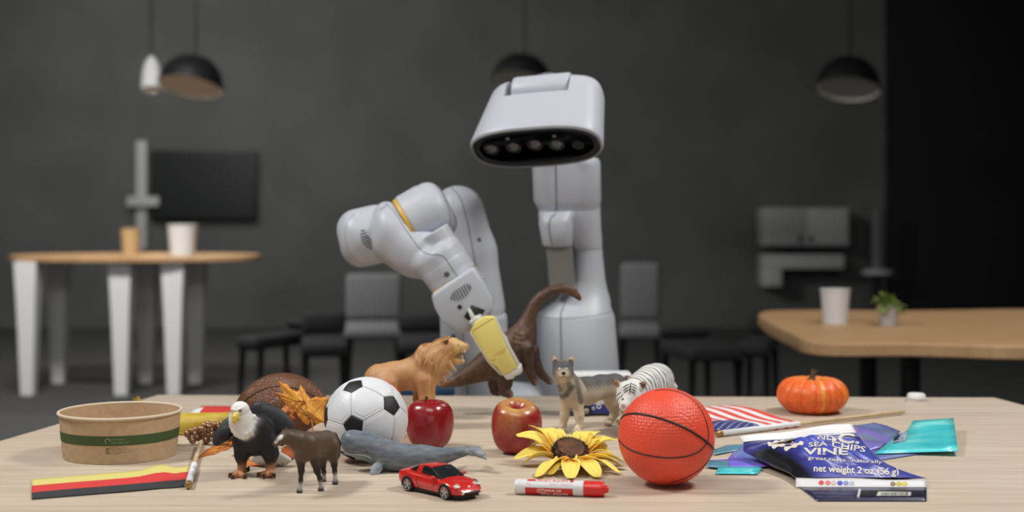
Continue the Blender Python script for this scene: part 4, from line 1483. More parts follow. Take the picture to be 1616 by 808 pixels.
# ------------------------------------------------------------------ balls
def soccer():
    R = 66 * S(1.978)
    c = Vector((W(578, 661, 1.978).x, 1.978, DESK_Z + R))
    t = thing('soccer_ball', 'white soccer ball with black pentagons behind the whale', 'ball', (c.x, c.y, DESK_Z))
    def scr(dx, dy, dz):
        v = (CAMP - c).normalized()
        x = Vector((0, 0, 1)).cross(v).normalized()
        y = v.cross(x)
        return (x * dx + y * dy + v * dz).normalized()
    p3 = scr(-0.30, -0.17, 0.94)
    p2 = scr(0.56, 0.30, 0.77)
    ph = (1 + 5 ** 0.5) / 2
    iv = [Vector(v).normalized() for v in ((-1, ph, 0), (1, ph, 0), (-1, -ph, 0), (1, -ph, 0), (0, -1, ph), (0, 1, ph), (0, -1, -ph), (0, 1, -ph), (ph, 0, -1), (ph, 0, 1), (-ph, 0, -1), (-ph, 0, 1))]
    def frm(a, b):
        e1 = a.normalized()
        e2 = (b - e1 * b.dot(e1)).normalized()
        return Matrix((e1, e2, e1.cross(e2))).transposed()
    nb0 = max((v for v in iv[1:]), key=lambda v: v.dot(iv[0]))
    Rm = frm(p3, p2) @ frm(iv[0], nb0).transposed()
    iv = [(Rm @ v).normalized() for v in iv]
    nb = [[j for j in range(12) if j != i and iv[i].dot(iv[j]) > 0.3] for i in range(12)]
    M_w = mat('white_rubber', (226, 228, 232), 0.42, bump=(330, 0.35, 0.0006))
    M_b = mat('black_rubber', (24, 24, 25), 0.5, bump=(500, 0.7, 0.0008))
    M_g = mat('white_rubber_groove', (222, 224, 228), 0.6)
    ico('core', c, R * 0.986, M_g, t, sub=4)
    def panel(name, poly, m, ins):
        n = len(poly)
        cen = sum(poly, Vector()).normalized()
        bnd = []
        for i in range(n):
            a, b = poly[i], poly[(i + 1) % n]
            for q in range(6):
                bnd.append(a.lerp(b, q / 6))
        rings = []
        for f, rr in ((ins, 0.989), (ins - 0.010, 0.997), (ins - 0.045, 1.0), (ins - 0.09, 1.0), (ins - 0.11, 0.9955), (ins - 0.13, 1.0), (0.75, 1.0), (0.5, 1.0), (0.25, 1.0)):
            rings.append([c + (cen.lerp(b, f)).normalized() * R * rr for b in bnd])
        v = [p for r in rings for p in r] + [c + cen * R]
        k = len(bnd)
        f = grid_faces(len(rings), k, False, True)
        l = len(v) - 1
        o = (len(rings) - 1) * k
        f += [[o + i, l, o + (i + 1) % k] for i in range(k)]
        ob = obj(name, v, f, m, t)
        return ob
    for i in range(12):
        e1 = iv[i]
        o2 = e1.orthogonal().normalized()
        o3 = e1.cross(o2)
        ns = sorted(nb[i], key=lambda j: math.atan2(iv[j].dot(o3), iv[j].dot(o2)))
        panel('black_pentagon', [iv[i].lerp(iv[j], 0.262) for j in ns], M_b, 0.985)
    for i in range(12):
        for j in nb[i]:
            for k in nb[i]:
                if i < j < k and k in nb[j]:
                    a, b, d = iv[i], iv[j], iv[k]
                    panel('white_hexagon', [a.lerp(b, .265), b.lerp(a, .265), b.lerp(d, .265), d.lerp(b, .265), d.lerp(a, .265), a.lerp(d, .265)], M_w, 0.985)
soccer()

def pebble_mat(name, color, scale, strength, dist, rough, var=None, spec=0.5):
    m = mat(name, color, rough, spec=spec, var=var)
    nt = m.node_tree
    b = nt.nodes['Principled BSDF']
    tc = nt.nodes.new('ShaderNodeTexCoord')
    v = nt.nodes.new('ShaderNodeTexVoronoi')
    v.inputs['Scale'].default_value = scale
    v.inputs['Randomness'].default_value = 0.35
    nt.links.new(tc.outputs['Object'], v.inputs['Vector'])
    bp = nt.nodes.new('ShaderNodeBump')
    bp.inputs['Strength'].default_value = strength
    bp.inputs['Distance'].default_value = dist
    bp.invert = True
    nt.links.new(v.outputs['Distance'], bp.inputs['Height'])
    nt.links.new(bp.outputs['Normal'], b.inputs['Normal'])
    return m

def basketball():
    Y = 1.8055
    R = 76 * S(Y)
    c = Vector((W(1051.5, 689, Y).x, Y, DESK_Z + R))
    t = thing('basketball', 'bright orange-red toy basketball with black seams', 'ball', (c.x, c.y, DESK_Z))
    b = ico('ball_skin', c, R, pebble_mat('orange_rubber', (240, 84, 58), 250, 0.65, 0.0016, 0.42), t, sub=6)
    tr = bvh(b)
    for pts, r in (([(980.5, 661), (986, 655.5), (1000, 652.8), (1020, 655), (1050, 663), (1080, 675), (1105, 690), (1120, 702), (1126.5, 709)], 0.0016),
                   ([(1034, 616.5), (1052, 615.5), (1074, 620), (1094, 632), (1108, 650), (1116, 672), (1118, 690), (1115, 700)], 0.0009),
                   ([(976.5, 694), (984, 703), (1000, 712), (1024, 719), (1052, 722.5), (1080, 721), (1102, 713), (1115, 700)], 0.0011),
                   ([(1126, 708), (1121, 722), (1108, 738), (1092, 749), (1074, 757), (1058, 761)], 0.0009)):
        p = hit_path(tr, pts, 10, -0.0001)
        v, f = tube_mesh(p, r, 8)
        obj('seam', v, f, M_black, t)
        v, f = tube_mesh([c * 2 - q for q in p], r, 8)
        obj('seam', v, f, M_black, t)
basketball()

def football():
    Y = 2.19
    R = 50 * S(Y)
    hl = 77 * S(Y)
    c = Vector((W(447, 640, Y).x, Y, DESK_Z + R))
    t = thing('american_football', 'brown pebbled american football behind the eagle and maple leaf', 'ball', (c.x, c.y, DESK_Z))
    ax = Vector((1, -0.12, -0.02)).normalized()
    prof = []
    for i in range(41):
        u = -1 + 2 * i / 40
        prof.append((max(R * (1 - abs(u) ** 2.1) ** 0.82, 0.0006), hl * u))
    b = lathe('ball_skin', prof, c, pebble_mat('brown_rubber', (112, 72, 48), 330, 1.0, 0.0016, 0.3, spec=0.6), t, n=64, axis=ax, auto=None)
    tr = bvh(b)
    for pts in ([(381, 640), (392, 628), (412, 616), (436, 610), (462, 612), (490, 622), (512, 640)],):
        p = hit_path(tr, pts, 8)
        v, f = tube_mesh(p, 0.0011, 6)
        obj('seam', v, f, mat('football_seam', (64, 38, 26), 0.6), t)
    up = Vector((0, 1, 0.25)).normalized()
    side = ax.cross(up).normalized()
    for i in range(6):
        u = -0.3 + 0.12 * i
        r = R * (1 - abs(u) ** 2.1) ** 0.82
        q = c + ax * hl * u
        v, f = tube_mesh([q + up * r * 0.985 - side * 0.008, q + up * r * 1.03, q + up * r * 0.985 + side * 0.008], 0.0013, 6)
        obj('lace', v, f, M_whitepaint, t)
football()

# ------------------------------------------------------------------ fruit
def fruit_mesh(c, rx, h, prof, lobes=0, lamp=0.0, n=72, axis=Vector((0, 0, 1))):
    """prof: list of (r, z) with r, z in units of rx, h -> verts, faces, (r, z, angle) per vertex"""
    ax = axis.normalized()
    a = ax.orthogonal().normalized()
    if abs(ax.z) > 0.9:
        a = (Vector((1, 0, 0)) - ax * ax.x).normalized()
    b = ax.cross(a)
    rings, info = [], []
    for r, z in prof:
        ring = []
        for k in range(n):
            th = 2 * math.pi * k / n
            w = 1 + lamp * math.cos(lobes * th) * min(1, r * 1.4) * (0.4 + 0.6 * (1 - z)) if lobes else 1
            ring.append(c + (a * math.cos(th) + b * math.sin(th)) * r * rx * w + ax * z * h)
            info.append((r, z, th))
        rings.append(ring)
    v, f = rings_mesh(rings, True)
    return v, f, info

def spline_prof(pts, n=8):
    p = smooth_path([Vector((a, b, 0)) for a, b in pts], n)
    return [(max(q.x, 0.002), q.y) for q in p]

APPLE = spline_prof([(0.0, 0.02), (0.16, 0.015), (0.34, 0.0), (0.64, 0.05), (0.86, 0.2), (0.98, 0.42), (1.0, 0.6), (0.95, 0.78), (0.8, 0.92), (0.58, 0.995), (0.4, 0.985), (0.24, 0.92), (0.1, 0.83), (0.0, 0.80)])
def apple_red():
    Y = 2.085
    c0 = Vector((W(677.5, 700, Y).x, Y, DESK_Z))
    t = thing('red_apple', 'glossy dark red apple with green stem beside the soccer ball', 'fruit', c0)
    v, f, inf = fruit_mesh(c0, 38 * S(Y), 74 * S(Y), APPLE, 5, 0.035)
    rr = random.Random(3)
    cols = []
    for p, (r, z, th) in zip(v, inf):
        s = 0.5 + 0.5 * math.sin(th * 23 + 2.2 * math.sin(z * 9))
        base = np.array(lin((140, 22, 28))) * (0.93 + 0.14 * s)
        w = max(0, 1 - r / 0.28) * (z > 0.6)
        cols.append(base * (1 - w * 0.6) + np.array(lin((128, 108, 50))) * w * 0.6)
    obj('apple_body', v, f, mat('red_apple_skin', (255, 255, 255), 0.26, attr=True, spec=0.55, coat=0.25), t, col=np.array(cols), auto=None)
    top = c0 + Vector((-8 * S(Y), -0.004, 63 * S(Y)))
    v, f = tube_mesh(smooth_path([top, top + Vector((0.0002, 0, 0.008)), top + Vector((0.0045, -0.001, 0.0175))], 5), [0.0017] * 7 + [0.0019, 0.0021, 0.0024, 0.0026], 8)
    obj('stem', v, f, mat('green_stem', (92, 98, 54), 0.6), t)
apple_red()

def apple_mottled():
    Y = 2.04
    c0 = Vector((W(812, 700, Y).x, Y, DESK_Z))
    t = thing('mottled_apple', 'red and yellow mottled apple behind the sunflower petals', 'fruit', c0)
    axis = Vector((0.06, -0.30, 1))
    v, f, inf = fruit_mesh(c0 + Vector((0.0, 0.008, 0.0)), 40 * S(Y), 78 * S(Y), APPLE, 5, 0.03, axis=axis)
    zmin = min(p.z for p in v)
    v = [p + Vector((0, 0, DESK_Z - zmin)) for p in v]
    cols = []
    rd = np.array(lin((152, 30, 42)))
    yl = np.array(lin((216, 182, 108)))
    for p, (r, z, th) in zip(v, inf):
        nz = math.sin(th * 9 + 3 * math.sin(z * 7)) * 0.5 + math.sin(th * 21 + z * 17) * 0.25 + math.sin(th * 37 - z * 31) * 0.25
        w = min(1, max(0, (z - 0.90) / 0.12)) * min(1, max(0, 0.85 - 0.35 * nz)) * 0.75 + 0.03 + 0.07 * nz
        # blush patch towards one cheek
        w += 0.30 * max(0, math.cos(th - 4.4)) ** 6 * min(1, max(0, (z - 0.45) / 0.3))
        w = min(0.92, max(0, w))
        cols.append(rd * (1 - w) + yl * w)
    m = mat('mottled_apple_skin', (255, 255, 255), 0.3, attr=True, spec=0.5, coat=0.15, var=((255, 226, 196), 260))
    obj('apple_body', v, f, m, t, col=np.array(cols), auto=None)
    q = c0 + Vector((0, 0.008, 0)) + axis.normalized() * 62 * S(Y)
    v, f = tube_mesh([q - axis.normalized() * 0.003, q], 0.0012, 8)
    obj('stem', v, f, mat('dry_stem', (100, 78, 50), 0.7), t)
apple_mottled()

def orange():
    Y = 2.16
    R = 48 * S(Y)
    c = Vector((W(591, 640, Y).x, Y, DESK_Z + R))
    t = thing('orange_fruit', 'round orange peeking out behind the soccer ball under the lion', 'fruit', (c.x, c.y, DESK_Z))
    ico('orange_peel', c, R, pebble_mat('orange_peel', (228, 88, 34), 420, 0.3, 0.0005, 0.4, var=((206, 60, 28), 18)), t, sub=5)
    lathe('stem_button', [(0.003, 0.0), (0.0026, 0.0012), (0.0003, 0.0014)], c + Vector((0, 0, R * 0.998)), mat('stem_button', (92, 96, 50), 0.7), t, n=10)
orange()

def pumpkin():
    Y = 2.45
    c0 = Vector((W(1282, 640, Y).x, Y, DESK_Z))
    t = thing('mini_pumpkin', 'small ribbed orange pumpkin with brown stem at the back of the desk', 'pumpkin', c0)
    P = spline_prof([(0.0, 0.06), (0.2, 0.02), (0.5, 0.0), (0.78, 0.12), (0.96, 0.34), (1.0, 0.52), (0.95, 0.72), (0.8, 0.9), (0.6, 0.98), (0.4, 0.985), (0.2, 0.95), (0.06, 0.92), (0.0, 0.92)])
    n = 180
    NR = 15
    rings, cols = [], []
    rx, h = 56 * S(Y), 55 * S(Y)
    rr = random.Random(8)
    tone = [rr.uniform(-1, 1) for _ in range(NR)]
    for r, z in P:
        ring = []
        for k in range(n):
            th = 2 * math.pi * k / n
            q = abs(math.sin(NR * th / 2))
            w = 0.962 + 0.042 * q ** 0.6
            ring.append(c0 + Vector((math.cos(th) * r * rx * w, math.sin(th) * r * rx * w, z * h - (1 - q ** 0.6) * 0.002 * (z > 0.8))))
            rib = int(NR * th / (2 * math.pi))
            base = np.array(lin((236, 118, 54)))
            gr = max(0, 1 - q * 3.2)
            colr = base * (1 - 0.35 * gr) + np.array(lin((176, 60, 30))) * 0.35 * gr
            mid = max(0, q - 0.86) / 0.14
            if tone[rib] > 0.35 or rib == 11:
                colr = colr * (1 - 0.75 * mid) + np.array(lin((232, 184, 76))) * 0.75 * mid
            elif tone[rib] < -0.4:
                colr = colr * (1 - 0.4 * mid) + np.array(lin((206, 96, 74))) * 0.4 * mid
            tp = max(0, (z - 0.9) / 0.1) * max(0, 1 - r / 0.75)
            colr = colr * (1 - 0.6 * tp) + np.array(lin((214, 170, 70))) * 0.6 * tp
            cols.append(colr)
        rings.append(ring)
    v, f = rings_mesh(rings, True)
    obj('pumpkin_body', v, f, mat('pumpkin_skin', (255, 255, 255), 0.45, attr=True, bump=(200, 0.3, 0.0006), var=((255, 214, 150), 190)), t, col=np.array(cols), auto=None)
    st = c0 + Vector((0, 0, h * 0.93))
    acc = ([], [])
    add_mesh(acc, tube_mesh(smooth_path([st + Vector((-0.001, 0, -0.002)), st + Vector((0, -0.001, 0.006)), st + Vector((0.0015, -0.001, 0.011)), st + Vector((0.0045, 0, 0.018))], 4), [0.0125, 0.0088, 0.0062, 0.0055, 0.005, 0.0048, 0.0047, 0.0047, 0.0048, 0.0052, 0.0058, 0.006, 0.0056], 10))
    obj('stem', acc[0], acc[1], mat('pumpkin_stem', (104, 86, 60), 0.8, bump=(300, 1.0, 0.002), var=((62, 48, 34), 160)), t)
pumpkin()

def banana():
    t = thing('banana', 'yellow banana lying behind the paper bowl and the gold berries', 'fruit', D(300, 694))
    Y = 2.215
    pts = [(214, 626.5, 0.0, 5.5), (219, 638, 0, 6.0), (225, 652, 0, 10), (240, 664, 0, 16), (268, 672, 0, 19.5), (305, 673, 0, 20.5), (340, 671, 0, 19), (366, 664, 0, 14), (380, 656, 0, 8), (385, 652, 0, 5)]
    path = smooth_path([W(a, b, Y + (0.02 if a < 230 else 0)) for a, b, _, _ in pts], 5)
    rad = [r.x * S(Y) for r in smooth_path([Vector((p[3], 0, 0)) for p in pts], 5)]
    rings = []
    cols = []
    n = 20
    for i, p in enumerate(path):
        tg = (path[min(i + 1, len(path) - 1)] - path[max(i - 1, 0)]).normalized()
        a = Vector((0, 1, 0))
        b = tg.cross(a).normalized()
        a = b.cross(tg).normalized()
        ring = []
        for k in range(n):
            th = 2 * math.pi * k / n
            w = 1 + 0.06 * math.cos(5 * th)
            q = p + (a * math.cos(th) + b * math.sin(th)) * rad[i] * w
            q.z = max(q.z, DESK_Z + 0.0005)
            ring.append(q)
            u = i / (len(path) - 1)
            e = max(0, 1 - u / 0.1) + max(0, (u - 0.93) / 0.07)
            e = min(1, e)
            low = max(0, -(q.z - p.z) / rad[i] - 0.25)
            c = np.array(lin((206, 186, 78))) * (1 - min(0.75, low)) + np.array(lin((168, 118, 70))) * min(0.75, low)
            cols.append(c * (1 - 0.75 * e) + np.array(lin((112, 84, 50))) * 0.75 * e)
        rings.append(ring)
    v, f = rings_mesh(rings, True)
    obj('peel', v, f, mat('banana_peel', (255, 255, 255), 0.5, attr=True, var=((236, 214, 170), 30, (1, 4, 4))), t, col=np.array(cols), auto=None)
banana()

# ------------------------------------------------------------------ lettering
_txt = {}
def text_geo(s, bold=0.0):
    """mesh of a text line: x from 0 to width, y from the baseline, cap height about 0.7"""
    key = (s, bold)
    if key not in _txt:
        cu = bpy.data.curves.new('lettering', 'FONT')
        cu.body = s
        cu.size = 1.0
        cu.offset = bold
        cu.resolution_u = 2
        o = bpy.data.objects.new('lettering', cu)
        COL.objects.link(o)
        bpy.context.view_layer.update()
        me = bpy.data.meshes.new_from_object(o.evaluated_get(bpy.context.evaluated_depsgraph_get()))
        bm = bmesh.new()
        bm.from_mesh(me)
        xs = [v.co.x for v in bm.verts] or [0, 1]
        x0, x1 = min(xs), max(xs)
        q = x0 + 0.25
        while q < x1:
            bmesh.ops.bisect_plane(bm, geom=bm.verts[:] + bm.edges[:] + bm.faces[:], plane_co=(q, 0, 0), plane_no=(1, 0, 0))
            q += 0.25
        bmesh.ops.bisect_plane(bm, geom=bm.verts[:] + bm.edges[:] + bm.faces[:], plane_co=(0, 0.35, 0), plane_no=(0, 1, 0))
        bmesh.ops.triangulate(bm, faces=bm.faces[:])
        bm.verts.ensure_lookup_table()
        vs = [(v.co.x - x0, v.co.y) for v in bm.verts]
        fs = [[v.index for v in f.verts] for f in bm.faces]
        bm.free()
        bpy.data.objects.remove(o, do_unlink=True)
        bpy.data.curves.remove(cu)
        bpy.data.meshes.remove(me)
        _txt[key] = (vs, fs, x1 - x0)
    return _txt[key]

def text_on(name, s, mapf, width, height, m, parent, bold=0.0):
    """mapf(x, y) -> world point, x in 0..width, y from 0 (baseline) to height (capitals)"""
    vs, fs, w = text_geo(s, bold)
    pts = [mapf(x / w * width, y / 0.7 * height) for x, y in vs]
    ok = [p is not None for p in pts]
    pts = [p if p is not None else Vector((0, 0, 0)) for p in pts]
    fs = [f for f in fs if all(ok[i] for i in f)]
    used = sorted({i for f in fs for i in f})
    re = {o: n for n, o in enumerate(used)}
    if not fs:
        return None
    return obj(name, [pts[i] for i in used], [[re[i] for i in f] for f in fs], m, parent, smooth=False)

def pin_text(name, s, tree, x0, y0, x1, y1, hpx, m, parent, bold=0.0, lean=0.0, off=0.0008):
    """lay a line on a surface: baseline from (x0, y0) to (x1, y1) in picture coordinates"""
    wpx = math.hypot(x1 - x0, y1 - y0)
    ux, uy = (x1 - x0) / wpx, (y1 - y0) / wpx
    def mp(x, y):
        px = x0 + ux * x + uy * y + lean * y
        py = y0 + uy * x - ux * y
        p, n = hit(tree, px, py)
        return None if p is None else p + n * off
    return text_on(name, s, mp, wpx, hpx, m, parent, bold)

# ------------------------------------------------------------------ paper bowl
def bowl():
    Y = 2.025
    s = S(Y)
    c = Vector((W(190, 700, Y).x, Y, DESK_Z))
    t = thing('paper_bowl', 'kraft paper bowl with green band at the left of the desk', 'bowl', c)
    R0, R1, H = 87 * s, 93 * s, 70 * s
    M_k = mat('kraft_paper', (196, 168, 136), 0.75, var=((188, 158, 124), 90), bump=(500, 0.15, 0.0004))
    lathe('bowl_wall', [(0.001, 0.004), (R0 * 0.97, 0.004), (R0 * 0.985, 0.0), (R0, 0.0006), (R1, H), (R1 - 0.0012, H), (R0 - 0.001, 0.008), (0.001, 0.008)], c, M_k, t, n=96)
    rim = [(R1 + 0.0006 + 0.0022 * math.cos(a), H - 0.0004 + 0.0022 * math.sin(a)) for a in [2 * math.pi * k / 12 for k in range(13)]]
    lathe('rolled_rim', rim, c, mat('pale_kraft_rim', (216, 198, 174), 0.7), t, n=96)
    def rad(z):
        return R0 + (R1 - R0) * z / H
    M_gr = mat('green_print', (62, 84, 42), 0.6)
    # band: height follows the picture (slants a little as printed paper cones do)
    zc, hb = 0.0335, 0.0068
    prof = [(rad(zc - hb) + 0.0004, zc - hb), (rad(zc + hb) + 0.0004, zc + hb)]
    lathe('green_band', prof, c, M_gr, t, n=96)
    def wall(x, y, a0, z0, off):
        z = z0 + y
        a = a0 + x / rad(z)
        return c + Vector((math.sin(a) * (rad(z) + off), -math.cos(a) * (rad(z) + off), z))
    M_pl = mat('pale_green_print', (150, 164, 118), 0.6)
    M_pg = mat('grey_green_print', (128, 118, 88), 0.7)
    a0 = 0.02
    text_on('lettering', 'COMMERCIALLY', lambda x, y: wall(x, y, a0 + 0.09, 0.0345, 0.0007), 0.021, 0.0022, M_pl, t)
    text_on('lettering', 'COMPOSTABLE ONLY', lambda x, y: wall(x, y, a0 + 0.09, 0.0300, 0.0007), 0.026, 0.0022, M_pl, t)
    text_on('lettering', 'FACILITIES', lambda x, y: wall(x, y, a0 + 0.25, 0.0225, 0.0005), 0.011, 0.0016, M_pg, t)
    text_on('lettering', 'COMMERCIALLY MAY NOT', lambda x, y: wall(x, y, a0 + 0.25, 0.0196, 0.0005), 0.024, 0.0016, M_pg, t)
    text_on('lettering', 'EXIST IN YOUR AREA', lambda x, y: wall(x, y, a0 + 0.25, 0.0167, 0.0005), 0.021, 0.0016, M_pg, t)
    pts = []
    for k in range(24):
        a = 2 * math.pi * k / 24
        pts.append(wall(0.0105 + 0.0098 * math.copysign(abs(math.cos(a)) ** 0.4, math.cos(a)), 0.0042 * math.copysign(abs(math.sin(a)) ** 0.4, math.sin(a)), a0 + 0.0, 0.0198, 0.0004))
    v, f = tube_mesh(pts + [pts[0]], 0.0003, 5)
    obj('printed_frame', v, f, M_pg, t)
    for k, sgn in ((0, 1), (1, -1)):
        q = [wall(0.004 + 0.0016 * math.cos(a), sgn * 0.0016 + 0.0017 * math.sin(a), a0, 0.0198, 0.0004) for a in [math.pi * 2 * i / 8 for i in range(9)]]
        v, f = tube_mesh(q, 0.00025, 5)
        obj('printed_emblem', v, f, M_gr, t)
    q = [wall(0.0035 + 0.0030 * math.cos(a), 0.0035 * math.sin(a), a0, 0.0335, 0.0006) for a in [math.pi * 2 * i / 16 for i in range(12)]]
    v, f = tube_mesh(q, 0.0006, 5)
    obj('printed_emblem', v, f, M_pl, t)
    text_on('lettering', 'COMPOSTABLE', lambda x, y: wall(x, y, a0 + 0.095, 0.0205, 0.0005), 0.0105, 0.0012, M_pg, t)
    text_on('lettering', 'IN INDUSTRY', lambda x, y: wall(x, y, a0 + 0.095, 0.0180, 0.0005), 0.0105, 0.0012, M_pg, t)
bowl()

# ------------------------------------------------------------------ flags
def cloth(name, rows, mats, fm, parent, lift=0.0006):
    """rows: list of point lists -> quad grid with a thickness"""
    nr, nc = len(rows), len(rows[0])
    v = [p for r in rows for p in r]
    f = grid_faces(nr, nc)
    o = obj(name, v, f, None, parent, mats=mats, fmat=[fm(i // (nc - 1), i % (nc - 1)) for i in range((nr - 1) * (nc - 1))])
    sd = o.modifiers.new('thickness', 'SOLIDIFY')
    sd.thickness = 0.0005
    sd.offset = 1.0
    return o

def interp(tab, x):
    for (x0, y0), (x1, y1) in zip(tab[:-1], tab[1:]):
        if x <= x1:
            return y0 + (y1 - y0) * (x - x0) / (x1 - x0)
    return tab[-1][1]

M_fy = mat('yellow_flag_cloth', (214, 202, 118), 0.8)
M_fr = mat('red_flag_cloth', (208, 58, 56), 0.8)
M_fk = mat('black_flag_cloth', (48, 50, 52), 0.8)
M_fw = mat('white_flag_cloth', (226, 228, 230), 0.8)
M_fb = mat('blue_flag_cloth', (46, 48, 116), 0.8)
M_stickwood = mat('flag_stick_wood', (206, 182, 146), 0.6, var=((190, 162, 124), 60, (1, 1, 1)))
M_sleeve = mat('white_sleeve', (232, 234, 238), 0.6)
M_gold = mat('brass_finial', (176, 140, 92), 0.35, metal=0.6)

def flag_left():
    t = thing('tricolour_flag', 'small yellow, red and black hand flag lying in front of the bowl', 'flag', D(297, 768))
    ytab = [(50, 757), (120, 751.5), (180, 746.8), (220, 742.5), (240, 736), (257, 733.2), (268, 735.6), (278, 738.2), (290, 737), (303, 734.5)]
    rtab = [(50, 767), (120, 761), (180, 756.7), (220, 752.4), (245, 747), (260, 745.6), (276, 747.8), (300, 744.6)]
    ktab = [(50, 779), (120, 772), (180, 767.6), (240, 762.7), (270, 759.5), (300, 755.8)]
    btab = [(50, 789), (120, 783), (180, 778.4), (220, 775), (255, 771.5), (275, 770.5), (300, 768)]
    rows = []
    xs = [50 + 250 * i / 44 for i in range(45)]
    def row(ta, tb, f, flat_f):
        r = []
        for x in xs:
            y = interp(ta, x) * (1 - f) + interp(tb, x) * f
            fl = (747.5 - 10 * (x - 180) / 120) * (1 - flat_f) + interp(btab, x) * flat_f
            fl = max(fl, y + 0.4)
            xx = x + (0 if x < 290 else -(x - 290) * 0.35 * flat_f)
            Y = DY(fl)
            p = W(xx, y, Y)
            p.z = max(p.z, DESK_Z + 0.0012)
            r.append(p)
        return r
    for f in (0, .33, .67):
        rows.append(row(ytab, rtab, f, f / 3))
    for f in (0, .33, .67):
        rows.append(row(rtab, ktab, f, (1 + f) / 3))
    for f in (0, .33, .67, 1):
        rows.append(row(ktab, btab, f, (2 + f) / 3))
    cloth('flag_cloth', rows, [M_fy, M_fr, M_fk], lambda i, j: 0 if i < 3 else 1 if i < 6 else 2, t)
    a, b = D(297.5, 764, 0.006), D(316.8, 698, 0.006)
    m = a.lerp(b, 0.42)
    v, f = tube_mesh([a, b], 0.0032, 12)
    obj('stick', v, f, M_stickwood, t)
    v, f = tube_mesh([a.lerp(b, 0.015), m], 0.0045, 12)
    obj('sleeve', v, f, M_sleeve, t)
    d = (b - a).normalized()
    lathe('finial', [(0.0008, -0.0095), (0.0034, -0.0085), (0.0050, -0.0055), (0.0050, -0.0030), (0.0038, -0.0005), (0.0046, 0.0006), (0.0046, 0.0022), (0.0008, 0.0024)], a, M_gold, t, n=20, axis=d)
flag_left()

def flag_us():
    t = thing('stars_and_stripes_flag', 'small red, white and blue striped flag on stick right of the basketball', 'flag', D(1200, 677))
    h0, h1 = D(1139, 683.5, 0.004), D(1268, 667.5, 0.004)
    fly0 = D(1155, 637.5) - D(1266, 665)
    fly = Vector((fly0.x, fly0.y, 0))
    NC, NR = 26, 13
    rows = []
    for i in range(NR * 2 + 1):
        h = i / (NR * 2)
        r = []
        for j in range(NC + 1):
            q = j / NC
            p = h0.lerp(h1, h) + fly * q
            wv = 0.0016 + 0.0022 * (1 + math.sin(q * 7 + h * 3.0)) * min(1, q * 4)
            if h < 0.6:
                wv += 0.004 * math.exp(-((q - 0.35) / 0.22) ** 2) * (0.6 - h) / 0.6
            p.z = DESK_Z + wv + 0.001
            r.append(p)
        rows.append(r)
    def fm(i, j):
        s = i // 2
        if s < 7 and j < NC * 0.42:
            return 2
        return 0 if s % 2 == 0 else 1
    M_usr = mat('flag_red', (222, 66, 54), 0.75)
    o = cloth('flag_cloth', rows, [M_usr, M_fw, M_fb], fm, t)
    acc = ([], [])
    def at(h, q):
        x, y = h * NR * 2, q * NC
        i, j = min(int(x), NR * 2 - 1), min(int(y), NC - 1)
        u, w = x - i, y - j
        return (rows[i][j] * (1 - u) + rows[i + 1][j] * u) * (1 - w) + (rows[i][j + 1] * (1 - u) + rows[i + 1][j + 1] * u) * w
    for i in range(9):
        for j in range(11):
            if (i + j) % 2:
                continue
            h = (i + 1) / 10 * 7 / 13
            q = (j + 1) / 12 * 0.42
            pts = []
            for k in range(10):
                a = math.pi * k / 5
                r = 0.0032 if k % 2 == 0 else 0.0014
                pts.append(at(h + math.cos(a) * r / 0.18, q + math.sin(a) * r / 0.22) + Vector((0, 0, 0.0009)))
            add_mesh(acc, (pts, [list(range(10))]))
    obj('printed_stars', acc[0], acc[1], M_fw, t, smooth=False, kind='stuff')
    a, b = D(1137, 684, 0.0055), D(1427, 649, 0.0055)
    v, f = tube_mesh([a, b], 0.0033, 12)
    obj('stick', v, f, M_stickwood, t)
    v, f = tube_mesh([a.lerp(b, 0.005), a.lerp(b, 0.40)], 0.0048, 12)
    obj('sleeve', v, f, M_sleeve, t)
    for k, (u0, u1) in enumerate(((0.265, 0.292), (0.318, 0.345), (0.365, 0.392))):
        p = [a.lerp(b, u) + Vector((0, -0.0034, -0.0026)) for u in (u0, (u0 + u1) / 2, u1)]
        v, f = tube_mesh(p, [0.0012, 0.0018, 0.0012], 8)
        obj('red_sleeve_mark', v, f, M_usr, t)
    d = (b - a).normalized()
    lathe('finial', [(0.0008, -0.0100), (0.0040, -0.0085), (0.0056, -0.0050), (0.0052, -0.0022), (0.0040, -0.0004), (0.0050, 0.0006), (0.0050, 0.0025), (0.0008, 0.0026)], a, M_gold, t, n=20, axis=d)
flag_us()

def flag_back():
    t = thing('red_flag', 'red cloth flag with white edge lying behind the banana', 'flag', D(340, 650))
    rows = []
    for i in range(9):
        u = i / 8
        a, b = D(289 + 30 * u, 662 - 19.5 * u), D(390 + 10 * u, 665 - 22 * u)
        r = []
        for j in range(13):
            q = j / 12
            p = a.lerp(b, q)
            p.z = DESK_Z + 0.002 + 0.007 * math.exp(-((u - 0.55) / 0.25) ** 2) * (0.5 + 0.5 * math.sin(q * 6))
            r.append(p)
        rows.append(r)
    cloth('flag_cloth', rows, [M_fr, M_fw], lambda i, j: 1 if j < 2 and i < 6 else 0, t)
    a, b = D(392, 664, 0.004), D(470, 650, 0.004)
    v, f = tube_mesh([a, b], 0.003, 10)
    obj('stick', v, f, M_stickwood, t)
flag_back()

